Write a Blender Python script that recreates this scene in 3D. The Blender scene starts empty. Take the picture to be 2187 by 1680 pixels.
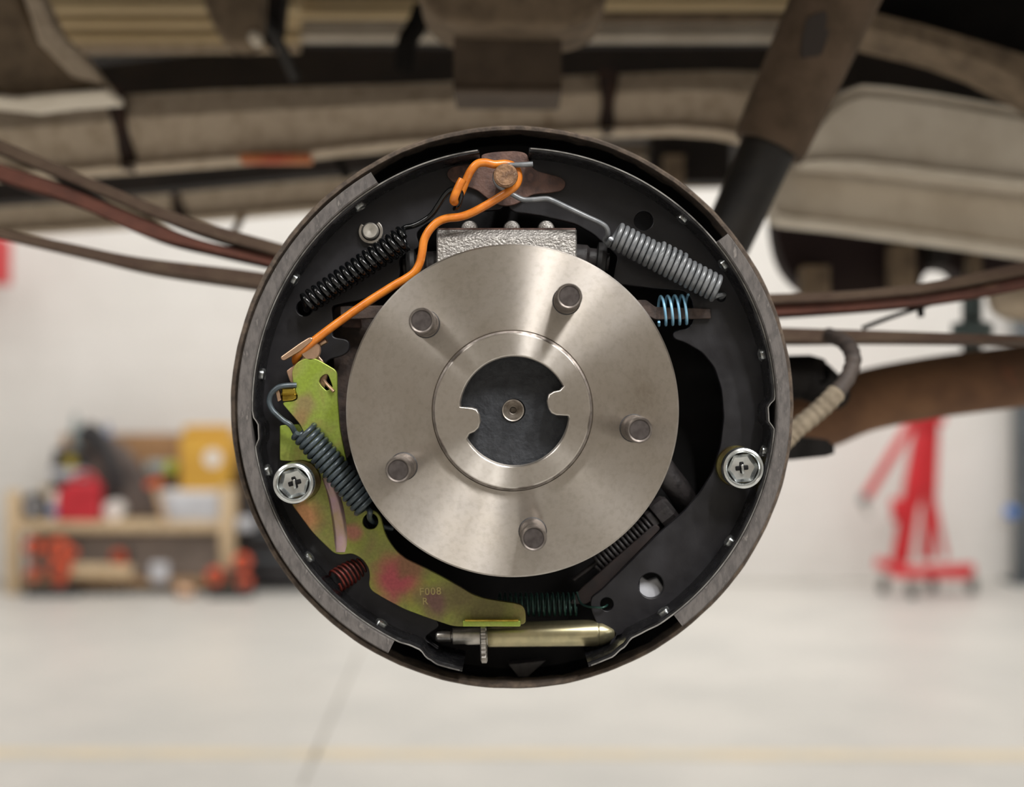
import bpy, bmesh, math, random
from mathutils import Vector, Matrix
random.seed(7)
S = bpy.context.scene
COL = S.collection
PI = math.pi

# ------------------------------------------------------------------ camera
F, CX, CY, H = 3000.0, 1093.5, 840.0, 1.2      # focal length in px of the 2187x1680 frame
cd = bpy.data.cameras.new('camera'); cam = bpy.data.objects.new('camera', cd); COL.objects.link(cam)
cam.location = (0, 0, H); cam.rotation_euler = (PI/2, 0, 0)
cd.sensor_fit = 'HORIZONTAL'; cd.sensor_width = 36.0; cd.lens = 36.0*F/2187.0
cd.clip_start = 0.05; cd.clip_end = 60
cd.dof.use_dof = True; cd.dof.focus_distance = 0.677; cd.dof.aperture_fstop = 4.9; cd.dof.aperture_blades = 0
S.camera = cam

# ------------------------------------------------------------------ world, lights, exposure
W = bpy.data.worlds.new('world'); S.world = W; W.use_nodes = True
W.node_tree.nodes['Background'].inputs[0].default_value = (0.9, 0.93, 1, 1)
W.node_tree.nodes['Background'].inputs[1].default_value = 0.05
def area(name, loc, sx, sy, power, target=None, col=(1, .94, .86)):
    l = bpy.data.lights.new(name, 'AREA'); l.shape = 'RECTANGLE'; l.size = sx; l.size_y = sy
    l.energy = power; l.color = col
    o = bpy.data.objects.new(name, l); COL.objects.link(o); o.location = loc
    d = (Vector(target) - Vector(loc)) if target else Vector((0, 0, -1))
    o.rotation_euler = d.to_track_quat('-Z', 'Y').to_euler()
    return o
WARM = (1, .985, .965)
# unseen ceiling lights over the far bay (light the back wall, the floor and the bench)
for x, kx in ((-3.6, .95), (-1.2, 1.0), (1.2, 1.12), (3.6, 1.2)):
    for y, pw in ((3.9, 27), (6.0, 23), (8.1, 32)):
        area('unseen_ceiling_light', (x, y, 4.35), 1.2, .6, pw*kx, None, WARM)
for x, pw in ((-3.6, 80), (3.6, 125)):  # unseen panels behind the camera, added to brighten hub and floor bounce
    area('unseen_ceiling_light', (x, -2.6, 4.35), 1.2, .6, pw, None, WARM)
# lamps above the work place (the two tubes whose streaks show on the turned hub face)
area('work_lamp', (1.50, -1.75, 3.75), .10, 1.0, 88, (0, .7, 1.2), WARM)
area('work_lamp', (0.58, -1.75, 3.75), .10, 1.0, 66, (0, .7, 1.2), WARM)
area('work_lamp', (-2.3, -1.6, 3.9), .12, 1.2, 22, (0, .7, 1.2), WARM)
S.view_settings.view_transform = 'Standard'; S.view_settings.look = 'None'
S.view_settings.exposure = 0.0; S.view_settings.gamma = 1.0; S.view_settings.use_curve_mapping = False

# ------------------------------------------------------------------ helpers
def lin(c):
    def f(v):
        v /= 255.0
        return v/12.92 if v <= .04045 else ((v+.055)/1.055)**2.4
    return (f(c[0]), f(c[1]), f(c[2]), 1)
MATS = {}
def mat(name, c1, c2=None, rough=.6, metal=0, scale=40, ramp=(.42, .62), bump=0, bscale=300, detail=5, rvar=0, coat=0, c3=None, spec=.5, stretch=None):
    m = bpy.data.materials.new(name); m.use_nodes = True; MATS[name] = m
    nt = m.node_tree; b = nt.nodes['Principled BSDF']
    b.inputs['Roughness'].default_value = rough; b.inputs['Metallic'].default_value = metal
    b.inputs['Specular IOR Level'].default_value = spec
    b.inputs['Base Color'].default_value = lin(c1)
    if coat: b.inputs['Coat Weight'].default_value = coat; b.inputs['Coat Roughness'].default_value = .15
    tc = nt.nodes.new('ShaderNodeTexCoord'); vec = tc.outputs['Object']
    if stretch:
        mp = nt.nodes.new('ShaderNodeMapping'); mp.inputs['Scale'].default_value = stretch
        nt.links.new(vec, mp.inputs[0]); vec = mp.outputs[0]
    if c2:
        n = nt.nodes.new('ShaderNodeTexNoise'); n.inputs['Scale'].default_value = scale; n.inputs['Detail'].default_value = detail
        n.inputs['Roughness'].default_value = .6
        nt.links.new(vec, n.inputs['Vector'])
        r = nt.nodes.new('ShaderNodeValToRGB'); r.color_ramp.elements[0].position = ramp[0]; r.color_ramp.elements[1].position = ramp[1]
        r.color_ramp.elements[0].color = lin(c1); r.color_ramp.elements[1].color = lin(c2)
        if c3: e = r.color_ramp.elements.new(min(.99, ramp[1]+.12)); e.color = lin(c3)
        nt.links.new(n.outputs['Fac'], r.inputs[0]); nt.links.new(r.outputs[0], b.inputs['Base Color'])
        if rvar:
            mr = nt.nodes.new('ShaderNodeMapRange'); mr.inputs[1].default_value = .3; mr.inputs[2].default_value = .7
            mr.inputs[3].default_value = max(.02, rough-rvar); mr.inputs[4].default_value = min(1, rough+rvar)
            nt.links.new(n.outputs['Fac'], mr.inputs[0]); nt.links.new(mr.outputs[0], b.inputs['Roughness'])
    if bump:
        n2 = nt.nodes.new('ShaderNodeTexNoise'); n2.inputs['Scale'].default_value = bscale; n2.inputs['Detail'].default_value = 3
        nt.links.new(vec, n2.inputs['Vector'])
        bp = nt.nodes.new('ShaderNodeBump'); bp.inputs['Strength'].default_value = bump; bp.inputs['Distance'].default_value = .6/bscale
        nt.links.new(n2.outputs['Fac'], bp.inputs['Height']); nt.links.new(bp.outputs[0], b.inputs['Normal'])
    return m

def P(x, y, Y): return Vector(((x-CX)*Y/F, Y, H-(y-CY)*Y/F))
def px2(pts, Y): return [((x-CX)*Y/F, H-(y-CY)*Y/F) for x, y in pts]
def mm(n, Y): return n*Y/F            # px -> metres at depth Y

WL = {}
def put(name, me, m, parent=None):
    """link a mesh given in world coordinates as one object with its origin at its middle"""
    vs = me.vertices
    lo = Vector((min(v.co.x for v in vs), min(v.co.y for v in vs), min(v.co.z for v in vs)))
    hi = Vector((max(v.co.x for v in vs), max(v.co.y for v in vs), max(v.co.z for v in vs)))
    c = (lo+hi)/2
    me.transform(Matrix.Translation(-c))
    me.name = name
    o = bpy.data.objects.new(name, me); COL.objects.link(o)
    if m: me.materials.clear(); me.materials.append(MATS[m] if isinstance(m, str) else m)
    WL[o] = c
    if parent: o.parent = parent; o.location = c - WL[parent]
    else: o.location = c
    return o
def tag(o, label, cat, group=None, kind=None):
    if label: o['label'] = label
    if cat: o['category'] = cat
    if group: o['group'] = group
    if kind: o['kind'] = kind
    return o
def thing(name, label, cat, loc, group=None):
    o = bpy.data.objects.new(name, None); COL.objects.link(o); o.location = loc; WL[o] = Vector(loc)
    o.empty_display_size = .02
    return tag(o, label, cat, group)
def smooth(me, ang=35):
    for p in me.polygons: p.use_smooth = True
    me.set_sharp_from_angle(angle=math.radians(ang))
    return me
def pyd(verts, faces, sm=35, fix=True):
    me = bpy.data.meshes.new('m'); me.from_pydata([tuple(v) for v in verts], [], faces)
    if fix:
        bm = bmesh.new(); bm.from_mesh(me); bmesh.ops.recalc_face_normals(bm, faces=bm.faces); bm.to_mesh(me); bm.free()
    me.update()
    if sm: smooth(me, sm)
    return me
def catmull(pts, n=6, closed=False):
    pts = [Vector(p) for p in pts]; out = []; N = len(pts)
    for i in range(N if closed else N-1):
        if closed: a, b, c, d = pts[(i-1) % N], pts[i], pts[(i+1) % N], pts[(i+2) % N]
        else: a, b, c, d = pts[max(i-1, 0)], pts[i], pts[i+1], pts[min(i+2, N-1)]
        for k in range(n):
            t = k/n
            out.append(.5*((2*b)+(c-a)*t+(2*a-5*b+4*c-d)*t*t+(3*b-a-3*c+d)*t**3))
    if not closed: out.append(pts[-1])
    return out
def rp(pts, r, n=4):
    """round the corners of a closed polygon"""
    out = []; N = len(pts)
    for i in range(N):
        p = Vector(pts[i]).to_2d(); a = Vector(pts[i-1]).to_2d(); b = Vector(pts[(i+1) % N]).to_2d()
        da, db = a-p, b-p
        ra = min(r, da.length*.48); rb = min(r, db.length*.48)
        s, e = p+da.normalized()*ra, p+db.normalized()*rb
        for k in range(n+1):
            t = k/n; q = (1-t)**2*s+2*t*(1-t)*p+t*t*e
            out.append((q.x, q.y))
    return out
def circ(cx, cy, r, n=32, a0=0, a1=360):
    full = abs(a1-a0) >= 360
    return [(cx+r*math.cos(math.radians(a0+(a1-a0)*k/(n if full else n-1))), cy+r*math.sin(math.radians(a0+(a1-a0)*k/(n if full else n-1)))) for k in range(n)]
def plate(outer, Y, thick, holes=(), bevel=.0004, res=2):
    """flat stamped plate: 2D outline in metres (x, z), front face at depth Y, real thickness and bevelled edge"""
    cu = bpy.data.curves.new('c', 'CURVE'); cu.dimensions = '2D'; cu.fill_mode = 'BOTH'
    cu.extrude = thick/2-bevel; cu.bevel_depth = bevel; cu.bevel_resolution = res; cu.offset = -bevel
    ox = sum(p[0] for p in outer)/len(outer); oz = sum(p[1] for p in outer)/len(outer)
    for pl in [outer]+list(holes):
        sp = cu.splines.new('POLY'); sp.points.add(len(pl)-1); sp.use_cyclic_u = True
        for q, p in zip(pl, sp.points): p.co = (q[0]-ox, q[1]-oz, 0, 1)
    o = bpy.data.objects.new('c', cu); COL.objects.link(o)
    dg = bpy.context.evaluated_depsgraph_get()
    me = bpy.data.meshes.new_from_object(o.evaluated_get(dg))
    bpy.data.objects.remove(o); bpy.data.curves.remove(cu)
    for v in me.vertices:
        x, y, z = v.co; v.co = (x+ox, Y+thick/2-z, y+oz)
    return smooth(me, 40)
def sweep(pts, r, sides=10, rads=None, sm=50, flat=1.0, closed=False):
    pts = [Vector(p) for p in pts]; N = len(pts); V = []; Fc = []
    t0 = (pts[1]-pts[0]).normalized()
    up = Vector((0, -1, 0)) if abs(t0.y) < .9 else Vector((0, 0, 1))
    nrm = (up-t0*up.dot(t0)).normalized()
    for i, p in enumerate(pts):
        t = (pts[min(i+1, N-1)]-pts[max(i-1, 0)])
        t = t.normalized() if t.length > 1e-9 else t0
        nrm = nrm-t*nrm.dot(t); nrm.normalize(); bn = t.cross(nrm)
        rr = rads[i] if rads else r
        for k in range(sides):
            a = 2*PI*k/sides; V.append(p+nrm*math.cos(a)*rr+bn*math.sin(a)*rr*flat)
    for i in range(N-1):
        for k in range(sides):
            a = i*sides+k; b = i*sides+(k+1) % sides
            Fc.append((a, b, b+sides, a+sides))
    if not closed:
        Fc.append(tuple(range(sides-1, -1, -1))); Fc.append(tuple(range((N-1)*sides, N*sides)))
    return pyd(V, Fc, sm, fix=False)
def helix(p0, p1, R, turns, seg=18, phase=0, Rf=None, ease=0):
    p0, p1 = Vector(p0), Vector(p1); ax = p1-p0; L = ax.length; ax.normalize()
    u = Vector((0, -1, 0)); u = (u-ax*u.dot(ax)).normalized(); v = ax.cross(u)
    out = []; n = int(turns*seg)
    for i in range(n+1):
        t = i/n; a = phase+2*PI*turns*t; rr = R*(Rf(t) if Rf else 1)
        out.append(p0+ax*L*t+u*math.cos(a)*rr+v*math.sin(a)*rr)
    return out
def lathe(p0, axis, prof, n=48, sm=35, close=True):
    """prof: list of (radius, distance along axis)"""
    p0 = Vector(p0); ax = Vector(axis).normalized()
    u = Vector((0, 0, 1)) if abs(ax.z) < .9 else Vector((1, 0, 0)); u = (u-ax*u.dot(ax)).normalized(); v = ax.cross(u)
    V = []; Fc = []; M = len(prof)
    for k in range(n):
        a = 2*PI*k/n; d = u*math.cos(a)+v*math.sin(a)
        for r, t in prof: V.append(p0+ax*t+d*r)
    for k in range(n):
        k2 = (k+1) % n
        for j in range(M-1):
            Fc.append((k*M+j, k*M+j+1, k2*M+j+1, k2*M+j))
    if close:
        if prof[0][0] > 1e-6: Fc.append(tuple(k*M for k in range(n)))
        if prof[-1][0] > 1e-6: Fc.append(tuple(k*M+M-1 for k in reversed(range(n))))
    me = pyd(V, Fc, 0, fix=False)
    bm = bmesh.new(); bm.from_mesh(me); bmesh.ops.remove_doubles(bm, verts=bm.verts, dist=1e-7)
    bmesh.ops.recalc_face_normals(bm, faces=bm.faces); bm.to_mesh(me); bm.free()
    return smooth(me, sm)
def ring(p0, axis, prof, n=64, sm=35):
    return lathe(p0, axis, prof+[prof[0]], n, sm, close=False)
def box(c, size, rot=(0, 0, 0), bev=.0, seg=2):
    bm = bmesh.new(); bmesh.ops.create_cube(bm, size=1)
    for v in bm.verts: v.co = Vector((v.co.x*size[0], v.co.y*size[1], v.co.z*size[2]))
    if bev: bmesh.ops.bevel(bm, geom=list(bm.edges), offset=bev, segments=seg, affect='EDGES', profile=.5)
    from mathutils import Euler
    bmesh.ops.transform(bm, matrix=Matrix.Translation(Vector(c)) @ Euler(rot).to_matrix().to_4x4(), verts=bm.verts)
    me = bpy.data.meshes.new('b'); bm.to_mesh(me); bm.free()
    return smooth(me, 40)
def boxpx(x0, y0, x1, y1, Y, dep, bev=0):
    a, b = P(x0, y0, Y), P(x1, y1, Y)
    return box(((a.x+b.x)/2, Y+dep/2, (a.z+b.z)/2), (abs(b.x-a.x), dep, abs(a.z-b.z)), bev=bev)
def loft(rings, sm=35, closed_ring=True):
    n = len(rings[0]); V = [p for r in rings for p in r]; Fc = []
    for i in range(len(rings)-1):
        for k in range(n if closed_ring else n-1):
            a = i*n+k; b = i*n+(k+1) % n
            Fc.append((a, b, b+n, a+n))
    if closed_ring:
        Fc.append(tuple(range(n))); Fc.append(tuple(range((len(rings)-1)*n, len(rings)*n)))
    return pyd(V, Fc, sm)
def rail(st, Y, sec, Yf=None):
    """beam: stations (px, top, bottom) at depth Y; section points (v down the face, depth offset)"""
    rs = []
    for i, (x, t, b) in enumerate(st):
        yy = Y if Yf is None else Yf[i]
        rs.append([P(x, t+(b-t)*v, yy)+Vector((0, d, 0)) for v, d in sec])
    return loft(rs, 30)
def interp(tab, x):
    if x <= tab[0][0]: return tab[0][1]
    for (a, va), (b, vb) in zip(tab, tab[1:]):
        if x <= b:
            t = (x-a)/(b-a); t = t*t*(3-2*t); return va+(vb-va)*t
    return tab[-1][1]
def band(cx, cz, a0, a1, rin, rout, Y0, Y1, n=90, dr=None, bev=.0006):
    """curved strip (shoe table, lining): radial thickness and axial width, swept round the wheel axis"""
    rs = []
    for i in range(n+1):
        a = a0+(a1-a0)*i/n; d = dr(a) if dr else 0; ca, sa = math.cos(math.radians(a)), math.sin(math.radians(a))
        sec = [(rin, Y0+bev), (rin+bev, Y0), (rout-bev, Y0), (rout, Y0+bev), (rout, Y1), (rin, Y1)]
        rs.append([Vector((cx+ca*(r+d), y, cz+sa*(r+d))) for r, y in sec])
    return loft(rs, 30)
def arc(cx, cz, r, a0, a1, n):
    return [(cx+r*math.cos(math.radians(a0+(a1-a0)*k/(n-1))), cz+r*math.sin(math.radians(a0+(a1-a0)*k/(n-1)))) for k in range(n)]

# ------------------------------------------------------------------ materials
mat('wall_paint', (226, 223, 219), (218, 215, 210), rough=.75, scale=.8, ramp=(.35, .65))
mat('rear_wall_paint', (196, 190, 182), (188, 182, 174), rough=.8, scale=1)
mat('ceiling_paint', (205, 202, 196), rough=.9)
mat('floor_epoxy', (196, 193, 187), (182, 180, 175), rough=.42, scale=1.2, ramp=(.4, .62), rvar=.1)
mat('floor_joint', (150, 146, 138), rough=.8)
mat('floor_line', (206, 190, 160), (196, 186, 165), rough=.5, scale=3)
mat('web_black', (25, 24, 27), (33, 32, 35), spec=.4, rough=.42, scale=60, rvar=.1, bump=.05, bscale=900)
mat('table_black', (14, 14, 16), (26, 26, 28), rough=.24, scale=120, rvar=.1)
mat('table_edge', (150, 148, 144), (84, 82, 80), rough=.35, metal=.5, scale=60)
mat('plate_black', (6, 5, 6), (13, 11, 11), rough=.65, scale=60, rvar=.1, bump=.1, bscale=500, spec=.2)
mat('plate_rim_rust', (70, 60, 52), (100, 86, 73), rough=.8, scale=160, bump=.5, bscale=700)
mat('lining', (94, 89, 86), (74, 70, 68), rough=.85, scale=350, bump=.4, bscale=1500, stretch=(1, 1, .35), c3=(124, 118, 113))
mat('lining_dark', (44, 41, 40), (60, 56, 54), rough=.9, scale=350, bump=.4, bscale=1500)
mat('orange_paint', (212, 124, 34), (192, 104, 22), rough=.38, scale=140, c3=(206, 132, 58), coat=.3)
mat('spring_gray', (122, 124, 126), (104, 107, 110), rough=.36, metal=.25, scale=180, rvar=.08)
mat('spring_black', (8, 9, 10), (14, 15, 16), rough=.14, scale=150)
mat('spring_slate', (74, 84, 90), (58, 66, 70), rough=.35, metal=.25, scale=150)
mat('spring_green', (34, 66, 58), (22, 44, 40), rough=.35, metal=.2, scale=120)
mat('spring_blue', (150, 200, 226), (120, 172, 204), rough=.35, metal=.15, scale=120)
mat('spring_red', (112, 44, 36), (76, 34, 28), rough=.4, metal=.2, scale=200)
mat('rust_dark', (98, 72, 62), (68, 50, 46), rough=.7, scale=130, bump=.4, bscale=500, c3=(104, 76, 66))
mat('rust_pin', (136, 104, 76), (96, 70, 52), rough=.65, metal=.3, scale=300, bump=.7, bscale=500, c3=(180, 156, 130))
mat('rust_strut', (72, 58, 51), (52, 42, 38), rough=.7, scale=200, bump=.3)
mat('cast_iron', (166, 162, 157), (146, 142, 138), rough=.45, metal=.7, scale=300, bump=1.0, bscale=850)
mat('cast_dark', (44, 40, 40), (30, 27, 27), rough=.5, scale=200, bump=.2)
mat('stud_steel', (132, 124, 118), (100, 93, 88), rough=.4, metal=.8, scale=220, rvar=.1)
mat('stud_end', (84, 78, 76), (66, 60, 58), rough=.5, metal=.7, scale=220, c3=(112, 88, 70))
mat('bowl_dark', (52, 54, 58), (40, 42, 46), rough=.55, metal=.35, scale=160, bump=.35, bscale=450)
mat('center_drill', (168, 160, 150), (130, 122, 114), rough=.4, metal=.8, scale=300)
mat('zinc', (206, 208, 206), (186, 190, 190), rough=.22, metal=.95, scale=140)
mat('zinc_dull', (196, 192, 184), (172, 168, 160), rough=.38, metal=.85, scale=180)
mat('zinc_gold', (184, 174, 138), (164, 157, 126), rough=.3, metal=.9, scale=90)
mat('zinc_copper', (196, 160, 136), (176, 146, 120), rough=.32, metal=.8, scale=120)
mat('steel_grey', (184, 180, 174), (156, 152, 147), rough=.3, metal=.9, scale=200)
mat('hold_olive', (112, 104, 62), (92, 76, 50), rough=.35, metal=.8, scale=150)
def chromate(name, base, patches=(), centre=(0, 0, 0)):
    """yellow chromate plating: mottled base with soft iridescent tint patches fixed on the plate"""
    m = mat(name, base[0], rough=.36, metal=.55)
    nt = m.node_tree; b = nt.nodes['Principled BSDF']; tc = nt.nodes['Texture Coordinate']; L = nt.links.new
    n = nt.nodes.new('ShaderNodeTexNoise'); n.inputs['Scale'].default_value = 60; n.inputs['Detail'].default_value = 4; n.inputs['Distortion'].default_value = .6
    r = nt.nodes.new('ShaderNodeValToRGB'); e = r.color_ramp.elements
    e[0].position = .36; e[0].color = lin(base[0]); e[1].position = .52; e[1].color = lin(base[1]); q = e.new(.68); q.color = lin(base[2])
    L(tc.outputs['Object'], n.inputs['Vector']); L(n.outputs['Fac'], r.inputs[0]); col = r.outputs[0]
    wob_ = nt.nodes.new('ShaderNodeVectorMath'); wob_.operation = 'MULTIPLY_ADD'; L(n.outputs['Color'], wob_.inputs[0])
    wob_.inputs[1].default_value = (.012, .012, .012); L(tc.outputs['Object'], wob_.inputs[2])
    for p, rad, c in patches:
        d = nt.nodes.new('ShaderNodeVectorMath'); d.operation = 'DISTANCE'; L(wob_.outputs[0], d.inputs[0]); d.inputs[1].default_value = Vector(p)-Vector(centre)+Vector((.006, .006, .006))
        mr = nt.nodes.new('ShaderNodeMapRange'); mr.interpolation_type = 'SMOOTHSTEP'; mr.inputs[1].default_value = rad*.25; mr.inputs[2].default_value = rad; mr.inputs[3].default_value = .9; mr.inputs[4].default_value = 0
        L(d.outputs['Value'], mr.inputs[0])
        x = nt.nodes.new('ShaderNodeMix'); x.data_type = 'RGBA'; L(mr.outputs[0], x.inputs[0]); L(col, x.inputs[6]); x.inputs[7].default_value = lin(c); col = x.outputs[2]
    f = nt.nodes.new('ShaderNodeTexNoise'); f.inputs['Scale'].default_value = 700; f.inputs['Detail'].default_value = 2; L(tc.outputs['Object'], f.inputs['Vector'])
    mx = nt.nodes.new('ShaderNodeMix'); mx.data_type = 'RGBA'; mx.blend_type = 'MULTIPLY'; mx.inputs[0].default_value = .45
    L(col, mx.inputs[6]); L(f.outputs['Fac'], mx.inputs[7]); L(mx.outputs[2], b.inputs['Base Color'])
    return m
OLIVE = ((164, 172, 80), (150, 152, 84), (146, 132, 84)); GREEN = ((160, 182, 70), (166, 184, 86), (172, 168, 92))
chromate('chromate', OLIVE)
chromate('chromate_green', GREEN)
mat('chromate_gold', (196, 172, 72), (150, 124, 44), rough=.2, metal=.85, scale=80)
mat('chromate_pink', (190, 160, 172), (178, 156, 120), rough=.3, metal=.75, scale=45, c3=(146, 112, 136))
mat('stamp_olive', (170, 156, 104), rough=.35, metal=.6)
def turned(name, c1, c2, rough, dark):
    """lathe-turned steel: circular grooves (anisotropic), handling stains"""
    m = bpy.data.materials.new(name); m.use_nodes = True; MATS[name] = m
    nt = m.node_tree; b = nt.nodes['Principled BSDF']; b.inputs['Metallic'].default_value = 1
    tc = nt.nodes.new('ShaderNodeTexCoord')
    tg = nt.nodes.new('ShaderNodeTangent'); tg.direction_type = 'RADIAL'; tg.axis = 'Y'
    nt.links.new(tg.outputs[0], b.inputs['Tangent'])
    b.inputs['Anisotropic'].default_value = .95; b.inputs['Anisotropic Rotation'].default_value = .25
    n = nt.nodes.new('ShaderNodeTexNoise'); n.inputs['Scale'].default_value = 26; n.inputs['Detail'].default_value = 6; n.inputs['Roughness'].default_value = .65
    nt.links.new(tc.outputs['Object'], n.inputs['Vector'])
    r = nt.nodes.new('ShaderNodeValToRGB'); e = r.color_ramp.elements
    e[0].position = .36; e[0].color = lin(c1); e[1].position = .66; e[1].color = lin(c2)
    q = e.new(.8); q.color = lin(dark)
    n2 = nt.nodes.new('ShaderNodeTexNoise'); n2.inputs['Scale'].default_value = 420; n2.inputs['Detail'].default_value = 3
    nt.links.new(tc.outputs['Object'], n2.inputs['Vector'])
    r2 = nt.nodes.new('ShaderNodeValToRGB'); r2.color_ramp.elements[0].position = .3; r2.color_ramp.elements[1].position = .55
    r2.color_ramp.elements[0].color = (.72, .70, .66, 1); r2.color_ramp.elements[1].color = (1, 1, 1, 1)
    mx = nt.nodes.new('ShaderNodeMix'); mx.data_type = 'RGBA'; mx.blend_type = 'MULTIPLY'; mx.inputs[0].default_value = .4
    nt.links.new(n.outputs['Fac'], r.inputs[0]); nt.links.new(n2.outputs['Fac'], r2.inputs[0])
    nt.links.new(r.outputs[0], mx.inputs[6]); nt.links.new(r2.outputs[0], mx.inputs[7]); nt.links.new(mx.outputs[2], b.inputs['Base Color'])
    mr = nt.nodes.new('ShaderNodeMapRange'); mr.inputs[1].default_value = .3; mr.inputs[2].default_value = .75
    mr.inputs[3].default_value = rough-.03; mr.inputs[4].default_value = rough+.07
    nt.links.new(n.outputs['Fac'], mr.inputs[0]); nt.links.new(mr.outputs[0], b.inputs['Roughness'])
    return m
turned('turned_steel', (196, 190, 184), (178, 170, 160), .31, (142, 132, 118))
turned('turned_bright', (204, 198, 192), (190, 184, 176), .29, (150, 142, 132))
# underbody
mat('dusty_rail', (206, 188, 165), (184, 165, 141), rough=.85, scale=75, ramp=(.46, .64), bump=.4, bscale=120, c3=(122, 94, 70))
mat('dusty_rail_light', (232, 221, 204), (217, 205, 187), rough=.8, scale=20, bump=.2, bscale=120)
mat('dusty_brown', (136, 118, 97), (112, 96, 78), rough=.9, scale=40, bump=.4, bscale=200, c3=(66, 58, 54))
mat('dusty_tan', (232, 208, 164), (208, 184, 142), rough=.85, scale=14, stretch=(.25, 1, 1))
mat('shock_dust', (116, 97, 80), (98, 82, 66), rough=.9, scale=40, bump=.3, bscale=200)
mat('stop_rubber', (100, 86, 73), (86, 74, 63), rough=.9, scale=30)
mat('shock_scuff', (70, 62, 58), rough=.7)
mat('lever_dark', (44, 33, 30), (34, 27, 26), rough=.7, scale=150)
mat('under_dark', (40, 32, 27), (28, 22, 19), rough=.8, scale=12)
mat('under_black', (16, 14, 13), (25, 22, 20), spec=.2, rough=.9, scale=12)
mat('under_maroon', (34, 16, 16), (48, 34, 26), rough=.8, scale=6, ramp=(.5, .7))
mat('drip_rust', (46, 32, 26), (66, 42, 28), rough=.8, scale=60)
mat('leaf_rust', (82, 66, 52), (66, 48, 38), rough=.9, scale=45, bump=.5, bscale=300, c3=(98, 78, 56), stretch=(.5, 1, 1))
mat('leaf_rust_red', (92, 54, 42), (72, 42, 33), rough=.9, scale=45, bump=.5, bscale=300, c3=(108, 80, 62), stretch=(.5, 1, 1))
mat('exhaust_rust', (124, 90, 64), (98, 70, 51), rough=.9, scale=14, bump=.4, bscale=150, c3=(134, 82, 58))
mat('shock_black', (36, 34, 33), (48, 44, 40), rough=.5, scale=30)
mat('hose_dust', (142, 129, 110), (120, 108, 91), rough=.9, scale=120, bump=.4, bscale=500)
mat('hose_dark', (72, 62, 56), (52, 45, 42), rough=.7, scale=80)
mat('rubber_black', (16, 15, 15), (24, 22, 22), rough=.6, scale=60)
mat('tag_orange', (220, 150, 90), (190, 70, 50), rough=.6, scale=9)
mat('teal_steel', (96, 112, 112), (84, 98, 98), rough=.5, scale=8)
# shop
mat('wood', (190, 158, 122), (170, 136, 100), rough=.7, scale=6, stretch=(1, 1, 5))
mat('wood_pale', (206, 182, 148), (190, 166, 132), rough=.7, scale=6, stretch=(4, 1, 1))
mat('wood_brown', (164, 124, 84), (146, 110, 74), rough=.7, scale=5)
mat('box_yellow', (206, 160, 62), (196, 148, 56), rough=.7, scale=5)
mat('white_plastic', (224, 220, 216), rough=.5)
mat('pale_grey', (196, 198, 204), (180, 180, 184), rough=.6, scale=5)
mat('red_plastic', (196, 40, 52), (178, 32, 44), rough=.45, scale=6)
mat('red_paint', (206, 30, 42), (188, 26, 36), rough=.4, scale=5)
mat('black_plastic', (34, 32, 34), (44, 42, 44), rough=.5, scale=8)
mat('bag_grey', (104, 92, 86), (78, 70, 68), rough=.9, scale=6)
mat('blue_plastic', (62, 116, 190), rough=.4)
mat('slate_blue', (120, 132, 160), rough=.5)
mat('lime_plastic', (176, 186, 40), rough=.5)
mat('yellow_plastic', (190, 170, 50), rough=.5)
mat('orange_plastic', (212, 88, 52), (196, 76, 44), rough=.5, scale=8)
mat('grey_teal', (138, 150, 150), rough=.5)
mat('steel_dark', (86, 92, 96), (74, 80, 84), rough=.5, scale=6)
mat('cloth_dark', (150, 138, 130), (134, 124, 117), rough=.9, scale=5)
mat('caster_black', (40, 40, 40), rough=.5)

nt = MATS['wall_paint'].node_tree      # painted block wall: shallow joints
bt = nt.nodes.new('ShaderNodeTexBrick'); bt.inputs['Scale'].default_value = 1; bt.inputs['Brick Width'].default_value = .4; bt.inputs['Row Height'].default_value = .2; bt.inputs['Mortar Size'].default_value = .006; bt.inputs['Mortar Smooth'].default_value = .6
sx = nt.nodes.new('ShaderNodeSeparateXYZ'); cb = nt.nodes.new('ShaderNodeCombineXYZ')
nt.links.new(nt.nodes['Texture Coordinate'].outputs['Object'], sx.inputs[0])
ad_ = nt.nodes.new('ShaderNodeMath'); nt.links.new(sx.outputs[0], ad_.inputs[0]); nt.links.new(sx.outputs[1], ad_.inputs[1])
nt.links.new(ad_.outputs[0], cb.inputs[0]); nt.links.new(sx.outputs[2], cb.inputs[1]); nt.links.new(cb.outputs[0], bt.inputs['Vector'])
bw = nt.nodes.new('ShaderNodeBump'); bw.invert = True; bw.inputs['Strength'].default_value = .5; bw.inputs['Distance'].default_value = .006
nt.links.new(bt.outputs['Fac'], bw.inputs['Height']); nt.links.new(bw.outputs[0], nt.nodes['Principled BSDF'].inputs['Normal'])
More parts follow.
